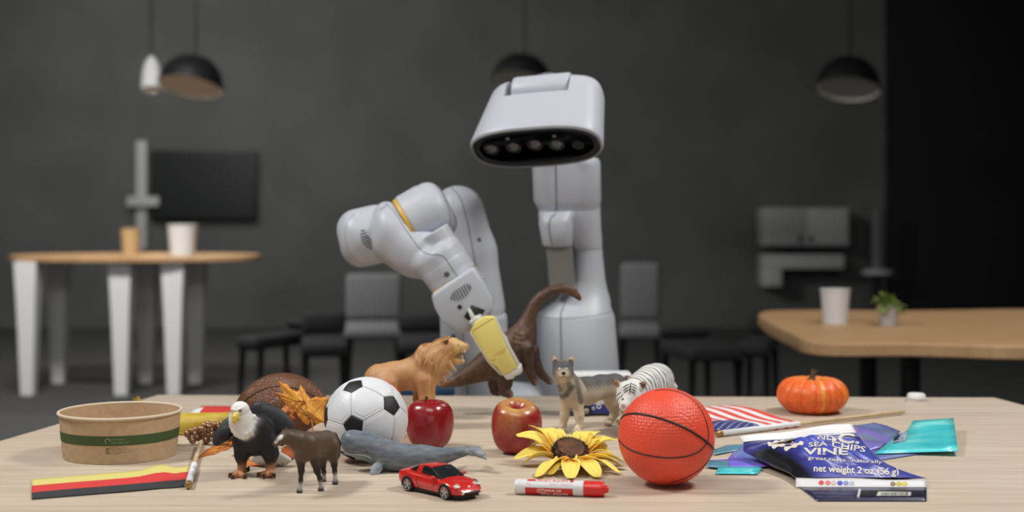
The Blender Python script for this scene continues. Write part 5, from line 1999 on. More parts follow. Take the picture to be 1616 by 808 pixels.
# ------------------------------------------------------------------ gold berries and autumn leaves
def berries():
    t = thing('berry_spray', 'cluster of bronze berries on stems beside the eagle', 'decoration', D(330, 704))
    M_b = mat('bronze_berry', (168, 128, 98), 0.32, metal=0.55)
    M_st = mat('berry_wire', (96, 70, 48), 0.6)
    L = [(447, 403, 20), (470, 383, 15), (495, 376, 16), (492, 402, 17), (528, 372, 18), (545, 350, 15), (572, 342, 17), (573, 360, 18), (570, 384, 16), (605, 345, 15), (613, 363, 15), (632, 345, 15), (650, 338, 13), (640, 362, 14), (477, 442, 20), (512, 428, 18), (541, 418, 16), (561, 445, 20), (575, 412, 17), (597, 405, 15), (458, 428, 13), (600, 382, 15), (626, 382, 13), (522, 400, 14), (553, 394, 13), (660, 355, 13), (702, 438, 12)]
    root = D(398, 712, 0.012)
    root.y = 2.075
    rr = random.Random(4)
    for x, y, r in L:
        Y = 2.112 + rr.uniform(-0.008, 0.008)
        px, py = x / 3.846 + 180, y / 3.846 + 580
        R = r / 3.846 * S(Y) * 1.14
        p = W(px, py, Y)
        p.z = max(p.z, DESK_Z + R)
        b = ico('berry', p, R, M_b, t, sub=3)
        q = p.lerp(root, 0.35) + Vector((0, 0.003, -0.002))
        q.z = max(q.z, DESK_Z + 0.002)
        v, f = tube_mesh(smooth_path([p, q, root], 3), 0.0006, 5)
        obj('berry_wire', v, f, M_st, t)
    v, f = tube_mesh([root, D(432, 716, 0.003)], 0.0014, 6)
    obj('stem', v, f, M_st, t)
berries()

def leaf(label, outline, Yf, center, base_col, edge_col, veins, vein_from, stem=None, floor=True, bulge=0.006, name='autumn_leaf'):
    """outline in picture coordinates; Yf(px, py) = depth of the leaf surface there"""
    def P(x, y, up=0.0):
        Y = Yf(x, y)
        p = W(x, y, Y)
        p.z += up
        if floor:
            p.z = max(p.z, DESK_Z + 0.0008)
        return p
    n = len(outline)
    base = P(*center)
    t = thing(name, label, 'leaf', base, 'autumn leaves')
    dense = []
    for i in range(n):
        a, b = outline[i], outline[(i + 1) % n]
        for q in range(3):
            dense.append((a[0] + (b[0] - a[0]) * q / 3, a[1] + (b[1] - a[1]) * q / 3))
    rings, cols = [], []
    c0, c1 = np.array(lin(base_col)), np.array(lin(edge_col))
    for fr in (1.0, 0.85, 0.65, 0.45, 0.25, 0.1):
        ring = []
        for k, (x, y) in enumerate(dense):
            px, py = center[0] + (x - center[0]) * fr, center[1] + (y - center[1]) * fr
            p = P(px, py)
            p.y -= bulge * (1 - fr * fr) + 0.0012 * math.sin(px * 0.5 + py * 0.37)
            ring.append(p)
            w = max(0, fr - 0.35) * (0.7 + 0.5 * math.sin(k * 1.7))
            w = min(1, max(0, w))
            cols.append(c0 * (1 - w) + c1 * w)
        rings.append(ring)
    v = [p for r in rings for p in r]
    m_ = len(dense)
    f = grid_faces(len(rings), m_, False, True) + [[(len(rings) - 1) * m_ + i for i in range(m_)]]
    o = obj('leaf_blade', v, f, mat('autumn_leaf_' + str(len(bpy.data.materials)), (255, 255, 255), 0.6, attr=True, var=((226, 200, 180), 70), bump=(160, 0.3, 0.001)), t, col=np.array(cols))
    sd = o.modifiers.new('thickness', 'SOLIDIFY')
    sd.thickness = 0.0005
    M_v = mat('leaf_vein_' + str(len(bpy.data.materials)), (150, 92, 40), 0.6)
    for tip in veins:
        pts = []
        for q in range(9):
            u = q / 8 * 0.92
            x, y = vein_from[0] + (tip[0] - vein_from[0]) * u, vein_from[1] + (tip[1] - vein_from[1]) * u
            p = P(x, y)
            fr = math.hypot(x - center[0], y - center[1]) / 45
            p.y -= bulge * max(0, 1 - fr * fr) + 0.0012 * math.sin(x * 0.5 + y * 0.37) + 0.0006
            pts.append(p)
        vv, ff = tube_mesh(pts, [0.0008 * (1 - 0.08 * i) for i in range(9)], 6)
        obj('leaf_vein', vv, ff, M_v, t)
    if stem:
        pts = [P(*vein_from)] + [W(a, b, yy) for a, b, yy in stem]
        vv, ff = tube_mesh(smooth_path(pts, 4), 0.0013, 7)
        obj('leaf_stem', vv, ff, M_v, t)
    return t
cv = lambda L: [(x / 3.846 + 320, y / 3.846 + 580) for x, y in L]
_big = cv([(458, 78), (482, 92), (510, 100), (535, 130), (572, 148), (585, 135), (592, 106), (612, 128), (630, 160), (655, 195), (690, 175), (705, 182), (765, 178), (748, 215), (738, 240), (736, 300), (738, 338), (715, 335), (690, 346), (668, 330), (655, 318), (645, 345), (625, 348), (600, 322), (585, 305), (560, 270), (545, 258), (520, 240), (490, 208), (468, 192), (455, 172), (424, 148), (462, 158), (488, 160), (476, 128)])
leaf('large yellow-orange maple leaf propped upright against the football', _big, lambda x, y: 2.075 + 0.00042 * (660 - y) + 0.0001 * (x - 480), (478, 634), (236, 172, 62), (222, 144, 42),
     cv([(465, 95), (590, 120), (755, 185), (735, 325), (440, 155), (600, 320)]), cv([(655, 300)])[0], stem=[(492.6, 668, 2.068), (493, 679, 2.06), (491, 712, 2.03)], floor=False)
_l2 = cv([(505, 225), (480, 250), (458, 278), (480, 290), (500, 312), (522, 345), (540, 318), (562, 310), (545, 290), (556, 262), (530, 235)])
leaf('curled orange leaf peeking out between the eagle wing and the maple leaf', _l2, lambda x, y: 2.098 + 0.0003 * (660 - y), (455, 653), (214, 140, 62), (196, 84, 40), cv([(470, 278), (522, 335), (545, 265)]), (455, 650), floor=False, stem=[(456, 690, 2.09), (458, 711, 2.06)])
leaf('flat orange leaf with red edges under the eagle left wing', [(311, 724), (318, 716), (328, 708), (336, 704), (346, 700), (356, 694), (368, 690), (384, 694), (378, 702), (366, 704), (360, 709), (348, 712), (338, 717), (326, 719)], lambda x, y: DY(y) - 0.004, (346, 707), (206, 138, 62), (176, 62, 38), [(313, 723), (330, 709), (366, 692), (372, 702)], (356, 706), bulge=0.002)
leaf('small orange leaf on the desk between the eagle legs', [(365, 719), (378, 717), (392, 713), (400, 716), (398, 724), (412, 729), (418, 734), (404, 735), (392, 736), (386, 729), (378, 722)], lambda x, y: DY(y) - 0.004, (394, 725), (220, 140, 66), (196, 64, 40), [(368, 719), (396, 715), (415, 733)], (392, 724), bulge=0.002)
leaf('reddish brown leaf on the desk behind the horse neck', [(446, 706), (458, 700), (470, 699), (478, 704), (474, 712), (478, 720), (466, 722), (458, 728), (452, 720), (442, 716)], lambda x, y: DY(y) - 0.004, (462, 712), (170, 92, 52), (140, 62, 38), [(448, 707), (474, 702), (466, 720)], (462, 712), bulge=0.002)
# ------------------------------------------------------------------ toy van behind the wolf
def van():
    Y0, Y1 = 2.402, 2.452
    t = thing('toy_van', 'white and blue toy van mostly hidden behind the wolf', 'toy car', D(945, 657))
    M_b = mat('blue_van_print', (40, 52, 130), 0.4)
    M_w = mat('white_van_body', (222, 222, 222), 0.35)
    a, b = W(893, 652.5, Y0), W(998, 589, Y0)
    cx, cy = (a.x + b.x) / 2, (Y0 + Y1) / 2
    box('van_body', (cx, cy, (a.z + b.z) / 2), b.x - a.x, Y1 - Y0, b.z - a.z, M_w, t, bevel=0.006, seg=3)
    zb0, zb1 = W(0, 652, Y0).z, W(0, 638, Y0).z
    band = box('blue_side_band', (cx, Y0 - 0.0003, (zb0 + zb1) / 2), b.x - a.x - 0.012, 0.0012, zb1 - zb0, M_b, t)
    zw0, zw1 = W(0, 628, Y0).z, W(0, 603, Y0).z
    for k in range(4):
        x0 = a.x + 0.010 + k * 0.0255
        box('window', (x0 + 0.011, Y0 - 0.0003, (zw0 + zw1) / 2), 0.021, 0.0012, zw1 - zw0, M_glassblk, t, bevel=0.0004)
    for px, py, col in ((991, 592.5, (220, 60, 50)), (994.5, 592.5, (236, 190, 50)), (988, 592.5, (60, 80, 180))):
        p = W(px, py + 1.5, Y0)
        box('roof_mark', (p.x, Y0 + 0.0005, p.z), 0.0032, 0.0022, 0.0026, mat('roof_mark', col, 0.5), t)
    M_ring = mat('pale_van_emblem', (206, 206, 200), 0.5)
    for px, py, r in ((936.5, 640.5, 2.6), (945, 637.5, 4.0), (968, 641, 3.2), (905, 643, 2.6)):
        p = W(px, py + 4, Y0 - 0.001)
        lathe('printed_ring', [(r * S(Y0), 0), (r * S(Y0) * 0.9, 0.0006), (r * S(Y0) * 0.55, 0.0006), (r * S(Y0) * 0.5, 0)], p, M_ring, t, n=20, axis=(0, -1, 0))
    r = 8.8 * S(Y0)
    for px in (925, 976):
        for yy, sd in ((Y0 + 0.002, -1), (Y1 - 0.002, 1)):
            p = W(px, 650, Y0)
            c = Vector((p.x, yy, DESK_Z + r))
            w = lathe('wheel', [(0.3 * r, -0.006), (0.92 * r, -0.006), (r, -0.004), (r, 0.004), (0.92 * r, 0.006), (0.68 * r, 0.006), (0.62 * r, 0.004)], c, M_black, t, n=32, axis=(0, sd, 0), cap=True)
            lathe('hubcap', [(0.66 * r, 0.0045), (0.5 * r, 0.0066), (0.2 * r, 0.0058), (0.0002, 0.0072)], c, M_steel, w, n=24, axis=(0, sd, 0))
van()

# ------------------------------------------------------------------ sunflower
def sunflower():
    C0 = D(900, 736)
    t = thing('sunflower_head', 'yellow artificial sunflower head in front of the wolf', 'flower', C0)
    Yc = C0.y
    C = W(900, 716, Yc)
    M_p = mat('sunflower_petal', (255, 255, 255), 0.6, attr=True, bump=(220, 0.35, 0.0006), sss=0.05)
    M_d = mat('sunflower_seed', (58, 42, 36), 0.7)
    M_dc = mat('sunflower_centre', (112, 68, 36), 0.75, bump=(260, 1.0, 0.002), var=((76, 46, 26), 90))
    tips = [(814.7, 686, 13), (811, 723, 15), (824, 731, 13), (835.5, 671.5, 14), (835.5, 682, 13), (854.5, 677, 14), (868.4, 678.6, 14), (892.5, 686, 14), (903.5, 686.5, 13), (925.6, 680.5, 15), (944.6, 681, 14), (946.4, 693, 14), (974, 694, 16), (965.4, 714, 14), (986.5, 729.7, 14), (988.5, 741, 14), (979, 749.5, 15), (944.6, 756, 16), (901, 757.8, 15), (866.7, 752, 13), (847, 755.5, 16), (903, 745.5, 9), (928, 738, 10), (878, 741, 9), (838, 703, 13), (958, 706, 12)]
    rr = random.Random(2)
    for tx, ty, wpx in tips:
        dx = (tx - 900) * S(Yc)
        L = 0.078 if ty < 742 else 0.09
        if wpx < 11:
            L = 0.05
        low = ty > 735
        ady = math.sqrt(max(L * L - dx * dx, 0.0004))
        if ty < 712:
            Y = Yc + min(ady, 0.052) * (0.9 if ty < 690 else 0.55)
        elif ty < 730:
            Y = Yc + 0.004
        else:
            Y = Yc - min(ady, 0.06) * min(1.0, (ty - 726) / 26)
        Y = min(Y, DY(ty) - 0.004) if not (wpx < 11) else Yc - 0.034
        tip = W(tx, ty, Y)
        tip.z = max(tip.z, DESK_Z + 0.002)
        hd = Vector((tip.x - C.x, tip.y - C.y, 0)).normalized()
        base = C + hd * 0.019 + Vector((0, 0, -0.007))
        base.z = max(base.z, DESK_Z + 0.006)
        Ld = (tip - base).length
        mid = base.lerp(tip, 0.5) + Vector((0, 0, 0.010 if ty < 712 else 0.007))
        path = smooth_path([base, mid, tip], 7)
        side = (tip - base).cross(Vector((0, 0, 1))).normalized()
        roll = rr.uniform(-0.35, 0.35)
        rows, cols = [], []
        n = len(path)
        for i, p in enumerate(path):
            u = i / (n - 1)
            w = wpx * 0.98 * S(Yc) * (0.42 + 0.58 * math.sin(math.pi * min(1, u * 0.8 + 0.08))) * (1 if u < 0.6 else math.sqrt(max(0.02, 1 - ((u - 0.6) / 0.405) ** 2)))
            tg = (path[min(i + 1, n - 1)] - path[max(i - 1, 0)]).normalized()
            up = side.cross(tg).normalized()
            if up.z < 0:
                up = -up
            sd = (side * math.cos(roll) + up * math.sin(roll))
            for j in range(7):
                q = (j - 3) / 3
                f_ = 0.0012 * math.cos(q * math.pi * 2.0) + 0.0035 * abs(q) ** 1.5
                pt = p + sd * w * q + up * f_ * math.sin(math.pi * min(1, u + 0.1))
                pt.z = max(pt.z, DESK_Z + 0.0032)
                rows.append(pt)
                k = max(0, 1 - u / 0.5)
                c = np.array(lin((250, 222, 104))) * (1 - k) + np.array(lin((232, 160, 52))) * k
                cols.append(c * (1 - 0.10 * (j % 2)))
        o = obj('petal', rows, grid_faces(n, 7), M_p, t, col=np.array(cols))
        s_ = o.modifiers.new('thickness', 'SOLIDIFY')
        s_.thickness = 0.0005
    # disc: a tilted brown button with a rough dark rim
    ax = Vector((0.12, -0.58, 1)).normalized()
    R = 28.5 * S(Yc)
    dC = C + Vector((0, 0, 0.002))
    lathe('disc', [(0.0005, -0.007), (R * 0.7, -0.007), (R * 0.98, -0.002), (R * 0.96, 0.006), (R * 0.74, 0.0095), (R * 0.4, 0.0082), (0.0003, 0.0075)], dC, M_dc, t, n=48, axis=ax)
    a = ax.orthogonal().normalized()
    b = ax.cross(a)
    acc = ([], [])
    for k in range(620):
        th = rr.uniform(0, 2 * math.pi)
        h = rr.uniform(0, 1)
        rad = R * (1.0 - 0.26 * h ** 2.2)
        z = -0.002 + 0.0115 * h ** 0.8
        d = (a * math.cos(th) + b * math.sin(th))
        p = dC + d * rad + ax * z
        o = (d * (1 - 0.6 * h) + ax * (0.3 + 0.7 * h) + Vector((rr.uniform(-.4, .4), rr.uniform(-.4, .4), rr.uniform(-.4, .4)))).normalized()
        s1 = o.orthogonal().normalized() * 0.0007
        s2 = o.cross(s1).normalized() * 0.0007
        e = p + o * rr.uniform(0.0022, 0.0044)
        i = len(acc[0])
        acc[0].extend([p + s1, p + s2, p - s1, p - s2, e])
        acc[1].extend([[i, i + 1, i + 4], [i + 1, i + 2, i + 4], [i + 2, i + 3, i + 4], [i + 3, i, i + 4]])
    obj('seed_bristles', acc[0], acc[1], M_d, t, smooth=False, kind='stuff')
    v, f = lathe_vf([(0.0005, DESK_Z + 0.0006), (0.012, DESK_Z + 0.0006), (0.014, dC.z - 0.006), (0.0005, dC.z - 0.005)], (dC.x, dC.y, 0), 20)
    obj('calyx', v, f, mat('green_calyx', (96, 120, 60), 0.7), t)
sunflower()

# ------------------------------------------------------------------ marker
def marker():
    R = 12.0 * S(1.735)
    a = D(813, 780)
    b = D(961, 786)
    a = Vector((a.x, a.y + 0.002, DESK_Z + R))
    b = Vector((b.x, b.y + 0.006, DESK_Z + R))
    t = thing('dry_erase_marker', 'white and red marker lying in front of the sunflower', 'marker', Vector((a.x, a.y, DESK_Z)))
    ax = (b - a).normalized()
    L = (b - a).length
    M_w = mat('marker_white_plastic', (226, 226, 228), 0.35)
    M_r = mat('marker_red_plastic', (222, 44, 40), 0.3)
    M_rp = mat('marker_red_print', (204, 42, 42), 0.4)
    lathe('barrel', [(0.0005, 0.0), (R * 0.86, 0.0), (R * 0.96, 0.001), (R * 0.985, 0.003), (R * 0.985, L * 0.62), (R * 0.97, L * 0.635)], a, M_w, t, n=40, axis=ax)
    lathe('grip_collar', [(R * 0.9, L * 0.632), (R * 1.0, L * 0.636), (R * 1.0, L * 0.735), (R * 0.9, L * 0.74)], a, M_w, t, n=40, axis=ax)
    acc = ([], [])
    n = 48
    cap_rings = []
    for r, h, rb in ((0.88, 0.738, 0), (0.99, 0.742, 0.02), (1.0, 0.80, 0.02), (0.98, 0.88, 0.03), (0.92, 0.945, 0.03), (0.86, 0.957, 0.0), (0.52, 0.962, 0.0), (0.50, 0.99, 0), (0.44, 1.0, 0)):
        u0 = ax.orthogonal().normalized()
        v0 = ax.cross(u0)
        cap_rings.append([a + ax * (L * h) + (u0 * math.cos(2 * math.pi * k / n) + v0 * math.sin(2 * math.pi * k / n)) * R * (r + rb * (1 if (k // 3) % 2 else 0)) for k in range(n)])
    v, f = rings_mesh(cap_rings, True)
    obj('cap', v, f, M_r, t, auto=30)
    # label: angle 0 faces the eye, positive upwards
    fw = (CAMP - a)
    fw = (fw - ax * fw.dot(ax)).normalized()
    up = ax.cross(fw)
    if up.z < 0:
        up = -up
    def sf(x, ang, k=1.0):
        return a + ax * x + (fw * math.cos(ang) + up * math.sin(ang)) * R * 0.985 * k
    def patch(name, x0, x1, g0, g1, m, k=1.006):
        rows = []
        for i in range(3):
            rows.append([sf(x0 + (x1 - x0) * i / 2, g0 + (g1 - g0) * j / 10, k) for j in range(11)])
        v = [p for r in rows for p in r]
        return obj(name, v, grid_faces(3, 11), m, t)
    x0, x1 = L * 0.118, L * 0.628
    patch('red_label_band', x0, x1, -1.55, -0.08, M_rp)
    patch('red_label_band', x0 + 0.002, x1, 0.88, 1.5, M_rp)
    M_wp = mat('marker_white_print', (240, 238, 236), 0.5)
    def up_text(s, xs, ang, h, width, m, bold=0.0):
        # upside down for the reader in front of the desk
        text_on('lettering', s, lambda x, y: sf(xs - x, ang - y / R, 1.012), width, h, m, t, bold)
    up_text('dry erase', L * 0.505, -0.28, 0.0042, L * 0.165, M_wp, 0.01)
    up_text('EXPO', x1 - 0.006, -0.86, 0.0060, L * 0.29, M_wp, 0.03)
    up_text('EXPO', x1 - 0.004, 1.36, 0.0040, L * 0.38, M_wp, 0.03)
    up_text('CONTENTS: 1 MARKER', x1 - 0.001, 0.52, 0.0016, L * 0.24, mat('orange_print', (220, 120, 90), 0.6))
    up_text('1920', L * 0.175, 0.52, 0.0016, L * 0.04, M_rp)
    pts = [sf(L * 0.29 + 0.0048 * math.copysign(abs(math.cos(q)) ** 0.5, math.cos(q)), -0.5 + 0.25 * math.copysign(abs(math.sin(q)) ** 0.5, math.sin(q)), 1.012) for q in [2 * math.pi * k / 20 for k in range(21)]]
    v, f = tube_mesh(pts, 0.0003, 5)
    obj('printed_emblem', v, f, M_wp, t)
    pts = [sf(L * 0.29 - 0.003, -0.55, 1.012), sf(L * 0.29 - 0.001, -0.38, 1.012), sf(L * 0.29 + 0.001, -0.55, 1.012), sf(L * 0.29 + 0.003, -0.42, 1.012)]
    v, f = tube_mesh(pts, 0.0003, 5)
    obj('printed_emblem', v, f, M_wp, t)
marker()

# ------------------------------------------------------------------ iridescent pouch under the chips
def holo_mat(name, cols, scale, rot=0.0):
    m = mat(name, cols[0], 0.25, metal=0.0, spec=0.5, coat=0.4)
    nt = m.node_tree
    b = nt.nodes['Principled BSDF']
    tc = nt.nodes.new('ShaderNodeTexCoord')
    mp = nt.nodes.new('ShaderNodeMapping')
    mp.inputs['Scale'].default_value = scale
    mp.inputs['Rotation'].default_value = (0, 0, rot)
    nt.links.new(tc.outputs['Object'], mp.inputs['Vector'])
    n = nt.nodes.new('ShaderNodeTexNoise')
    n.inputs['Scale'].default_value = 1.0
    n.inputs['Detail'].default_value = 1.5
    nt.links.new(mp.outputs['Vector'], n.inputs['Vector'])
    r = nt.nodes.new('ShaderNodeValToRGB')
    e = r.color_ramp.elements
    while len(e) < len(cols):
        e.new(0.5)
    for i, c in enumerate(cols):
        e[i].position = 0.30 + 0.40 * i / (len(cols) - 1)
        e[i].color = rgba(c)
    nt.links.new(n.outputs['Fac'], r.inputs['Fac'])
    nt.links.new(r.outputs['Color'], b.inputs['Base Color'])
    return m

def sheet(name, pts, up, th, m, parent, wave=0.0):
    bm = bmesh.new()
    lo = [bm.verts.new(D(x, y, u)) for (x, y), u in zip(pts, up)]
    f = bm.faces.new(lo)
    bmesh.ops.triangulate(bm, faces=[f])
    bmesh.ops.subdivide_edges(bm, edges=bm.edges[:], cuts=3, use_grid_fill=True)
    for v in bm.verts:
        v.co.z += wave * (0.5 + 0.5 * math.sin(v.co.x * 60 + v.co.y * 45))
    v = [x.co.copy() for x in bm.verts]
    bmesh.ops.recalc_face_normals(bm, faces=bm.faces)
    bm.verts.ensure_lookup_table()
    fs = [[x.index for x in p.verts] for p in bm.faces]
    bm.free()
    o = obj(name, v, fs, m, parent)
    s = o.modifiers.new('thickness', 'SOLIDIFY')
    s.thickness = th
    s.offset = 0
    return o

def pouch():
    t = thing('iridescent_pouch', 'crumpled iridescent purple and cyan pouch lying under the blue chips bag', 'pouch', D(1200, 735))
    M_pu = holo_mat('purple_foil', [(112, 176, 196), (132, 134, 240), (156, 124, 250), (196, 96, 252)], (9, 4, 4))
    M_te = holo_mat('teal_foil', [(120, 150, 190), (100, 166, 182), (150, 160, 190)], (12, 6, 4))
    M_cy = holo_mat('cyan_foil', [(72, 206, 218), (88, 222, 228), (150, 246, 240)], (14, 20, 4))
    M_gb = holo_mat('greyblue_foil', [(136, 150, 190), (120, 136, 186), (150, 128, 220), (140, 164, 186)], (11, 7, 4))
    A = [(1133, 738), (1121, 730), (1119, 726.6), (1148.5, 726), (1159, 711.5), (1180, 703), (1235, 705), (1245, 737), (1218, 736.5), (1202, 738)]
    sheet('purple_sheet', A, [.002] * 10, 0.0006, M_pu, t, 0.0015)
    sheet('cyan_strip', [(1114.5, 736), (1119, 727.2), (1150, 728), (1150, 738), (1133, 738)], [.0035] * 5, 0.0006, M_te, t)
    sheet('cyan_strip', [(1128.5, 747.4), (1134, 736.8), (1203, 736.8), (1195.5, 748)], [.002, .004, .004, .002], 0.0006, M_cy, t)
    sheet('teal_sheet', [(1126, 718.5), (1127, 709.5), (1148, 703), (1180, 701.5), (1180, 708), (1159, 712)], [.0015] * 6, 0.0006, M_te, t, 0.001)
    B = [(1338, 676), (1348, 671.5), (1380, 668.5), (1400, 673), (1422, 681), (1408, 694), (1390, 708), (1372, 711), (1358, 700)]
    sheet('greyblue_sheet', B, [.002, .004, .006, .005, .004, .003, .002, .002, .002], 0.0006, M_gb, t, 0.003)
    sheet('back_sheet', [(1180, 704), (1340, 676), (1400, 705), (1480, 712), (1300, 740), (1240, 734)], [.0012] * 6, 0.0005, M_gb, t)
    Cc = [(1380.5, 716), (1406, 694), (1431, 679.5), (1441, 664), (1505, 660), (1512, 712), (1437, 714)]
    fl = sheet('cyan_flap', Cc, [.003, .006, .009, .016, .020, .008, .004], 0.0007, M_cy, t)
    tr = bvh(fl)
    M_lab = mat('label_paper', (150, 168, 190), 0.6)
    pts = [(1407, 701), (1413, 686.5), (1432, 682.5), (1428.5, 697)]
    q = []
    for i in range(5):
        for j in range(5):
            u, w = i / 4, j / 4
            x = (pts[0][0] * (1 - u) + pts[3][0] * u) * (1 - w) + (pts[1][0] * (1 - u) + pts[2][0] * u) * w
            y = (pts[0][1] * (1 - u) + pts[3][1] * u) * (1 - w) + (pts[1][1] * (1 - u) + pts[2][1] * u) * w
            p, n = hit(tr, x, y)
            q.append(p + n * 0.0012 if p is not None else W(x, y, 2.1))
    lb = obj('paper_label', q, grid_faces(5, 5), M_lab, t, label='small pale label on the cyan flap')
    tl = bvh(lb)
    M_o = mat('orange_print_mark', (214, 130, 60), 0.6)
    p, n = hit(tl, 1424, 691.5)
    if p is not None:
        lathe('printed_mark', [(0.0026, 0.0002), (0.0018, 0.0006), (0.0002, 0.0007)], p, M_o, lb, n=6, axis=n)
    for i, (xa, ya, xb, yb) in enumerate(((1413.5, 687.5, 1430, 684), (1409.5, 699, 1418, 697), (1410.3, 695.5, 1418.5, 693.5), (1411.3, 692, 1419, 690))):
        pp = hit_path(tl, [(xa, ya), (xb, yb)], 4, 0.0003)
        if len(pp) > 2:
            v, f = tube_mesh(pp, 0.00045, 5)
            obj('printed_line', v, f, mat('slate_print', (70, 84, 110), 0.6), lb)
pouch()

# ------------------------------------------------------------------ chips bag
def chips():
    t = thing('chips_bag', 'crumpled dark blue snack bag with white seals and lettering', 'bag', D(1330, 768))
    # rows from the far seal to the near seal: (left px, left py, left Y, right px, right py, right Y, bulge m, wrinkle)
    rows = [(1167, 690.5, 1.972, 1344.6, 668.5, 2.020, 0.001),
            (1169.5, 694, 1.970, 1348, 675, 2.016, 0.001),
            (1173, 699.4, 1.968, 1352, 683, 2.010, 0.001),
            (1173.5, 705, 1.964, 1356, 689, 2.004, 0.006),
            (1174, 711.5, 1.958, 1361, 696, 1.992, 0.013),
            (1186, 717, 1.942, 1369, 706, 1.972, 0.019),
            (1200, 724, 1.916, 1382, 719, 1.944, 0.023),
            (1217, 732, 1.886, 1396, 732, 1.908, 0.022),
            (1235, 740, 1.856, 1412, 740.5, 1.876, 0.018),
            (1248, 747.5, 1.828, 1437, 749, 1.848, 0.010),
            (1256, 754.0, 1.803, 1462, 758.5, 1.818, 0.001)]
    NU = 41
    T, rr = [], random.Random(12)
    M_bag = mat('blue_bag_film', (255, 255, 255), 0.3, attr=True, spec=0.6, coat=0.25)
    M_seal = mat('white_seal_film', (224, 222, 222), 0.35)
    # refine rows
    fine = []
    for i in range(len(rows) - 1):
        p0, p1, p2, p3 = rows[max(i - 1, 0)], rows[i], rows[i + 1], rows[min(i + 2, len(rows) - 1)]
        for s in range(4):
            q = s / 4
            fine.append((i + q, tuple(0.5 * ((2 * p1[k]) + (p2[k] - p0[k]) * q + (2 * p0[k] - 5 * p1[k] + 4 * p2[k] - p3[k]) * q * q + (3 * p1[k] - p0[k] - 3 * p2[k] + p3[k]) * q ** 3) for k in range(7))))
    fine.append((len(rows) - 1.0, rows[-1]))
    front, back, cols = [], [], []
    bl, dk, br_, blk = (np.array(lin(c)) for c in ((60, 60, 142), (34, 34, 84), (92, 106, 216), (20, 20, 26)))
    for r, (lx, ly, lY, rx, ry, rY, bu) in fine:
        a, b = W(lx, ly, lY), W(rx, ry, rY)
        a.z, b.z = max(a.z, DESK_Z + 0.006), max(b.z, DESK_Z + 0.006)
        f_, k_ = [], []
        for j in range(NU):
            u = j / (NU - 1)
            p = a.lerp(b, u)
            prof = math.sin(math.pi * u) ** 0.6
            inner = min(1.0, max(0.0, bu) / 0.015) * min(1, max(0, (r - 2) / 2)) * min(1, max(0, (10 - r) / 1.5))
            wr = 0.0022 * math.sin(u * 17 + r * 2.3 + 1.4 * math.sin(u * 5)) + 0.0016 * math.sin(u * 31 - r * 3.1) + 0.0016 * math.sin(r * 4.4 + u * 9)
            # a diagonal crease towards the left corner
            cr = -0.006 * math.exp(-((u - (0.36 - 0.03 * (r - 3))) / 0.045) ** 2) * min(1, max(0, (7 - r) / 2)) - 0.0012 * math.exp(-((u - 0.62) / 0.05) ** 2) * max(0, (6 - r) / 4)
            q = p + Vector((0, -0.25, 1)).normalized() * (bu * prof + (wr + cr) * inner * math.sin(math.pi * u))
            if r < 2.05:
                q.z += 0.0012 * math.sin(u * 9 + 1)
            f_.append(q)
            z = p - Vector((0, -0.35, 1)).normalized() * (bu * 0.9 * prof + 0.0012)
            z.z = max(z.z, DESK_Z + 0.0058)
            k_.append(z)
            c = bl.copy()
            if 4.2 < r < 8.0 and u > 0.33 - 0.02 * (r - 4):
                c = br_ * 0.55 + bl * 0.45
            if r > 8.0:
                c = bl * 0.75 + br_ * 0.25
            lw = max(0, 1 - u / 0.22) * min(1, max(0, (r - 4.6) / 1.2))
            c = c * (1 - min(1, lw * 1.9)) + blk * min(1, lw * 1.9)
            if r < 4.2:
                c = c * 0.5 + dk * 0.5
            cols.append(c)
        front.append(f_)
        back.append(k_)
    i0 = next(i for i, (r, _) in enumerate(fine) if r >= 2.0)
    # printed film
    F = [p for r in front[i0:] for p in r]
    cc = cols[i0 * NU:]
    ff = o_front = obj('front_film', F, grid_faces(len(front) - i0, NU), M_bag, t, col=np.array(cc))
    obj('back_film', [p for r in back[i0:] for p in r], [x[::-1] for x in grid_faces(len(front) - i0, NU)], mat('black_bag_film', (24, 24, 34), 0.3, coat=0.3), t)
    # white far seal, ribbed
    vs = []
    nr = 13
    for i in range(nr):
        q = i / (nr - 1)
        for j in range(NU):
            k = q * i0
            k0 = min(int(k), i0 - 1)
            p = front[k0][j].lerp(front[k0 + 1][j], k - k0)
            vs.append(p + Vector((0, -0.3, 1)) * (0.0007 * (1 if i % 2 else -1)))
    o = obj('far_seal', vs, grid_faces(nr, NU), M_seal, t)
    sd = o.modifiers.new('thickness', 'SOLIDIFY')
    sd.thickness = 0.0008
    # side skirts joining front and back film
    for j, nm in ((0, 'side_film'), (NU - 1, 'side_film')):
        vv = []
        for i in range(i0, len(front)):
            vv += [front[i][j], back[i][j]]
        obj(nm, vv, grid_faces(len(front) - i0, 2), M_bag, t, col=np.tile(dk, (len(vv), 1)))
    # near seal band, then the dark flap curling to the desk
    def band(name, y0, y1, x0a, x0b, x1a, x1b, Ya, Yb, m, zmin=0.002, n=31):
        v = []
        for i in range(5):
            q = i / 4
            for j in range(n):
                u = j / (n - 1)
                px = (x0a * (1 - q) + x0b * q) * (1 - u) + (x1a * (1 - q) + x1b * q) * u
                py = y0 * (1 - q) + y1 * q + u * 4.0 + 0.8 * math.sin(u * 11)
                p = W(px, py, Ya * (1 - q) + Yb * q)
                p.z = max(p.z, DESK_Z + zmin)
                v.append(p)
        o = obj(name, v, grid_faces(5, n), m, t)
        s_ = o.modifiers.new('thickness', 'SOLIDIFY')
        s_.thickness = 0.0008
        return o
    nb = band('near_seal', 753.5, 769, 1256, 1256, 1462, 1462, 1.804, 1.782, M_seal)
    M_flap = mat('dark_flap_film', (34, 34, 70), 0.3, coat=0.3)
    M_fold = mat('black_flap_film', (20, 20, 24), 0.35, coat=0.3)
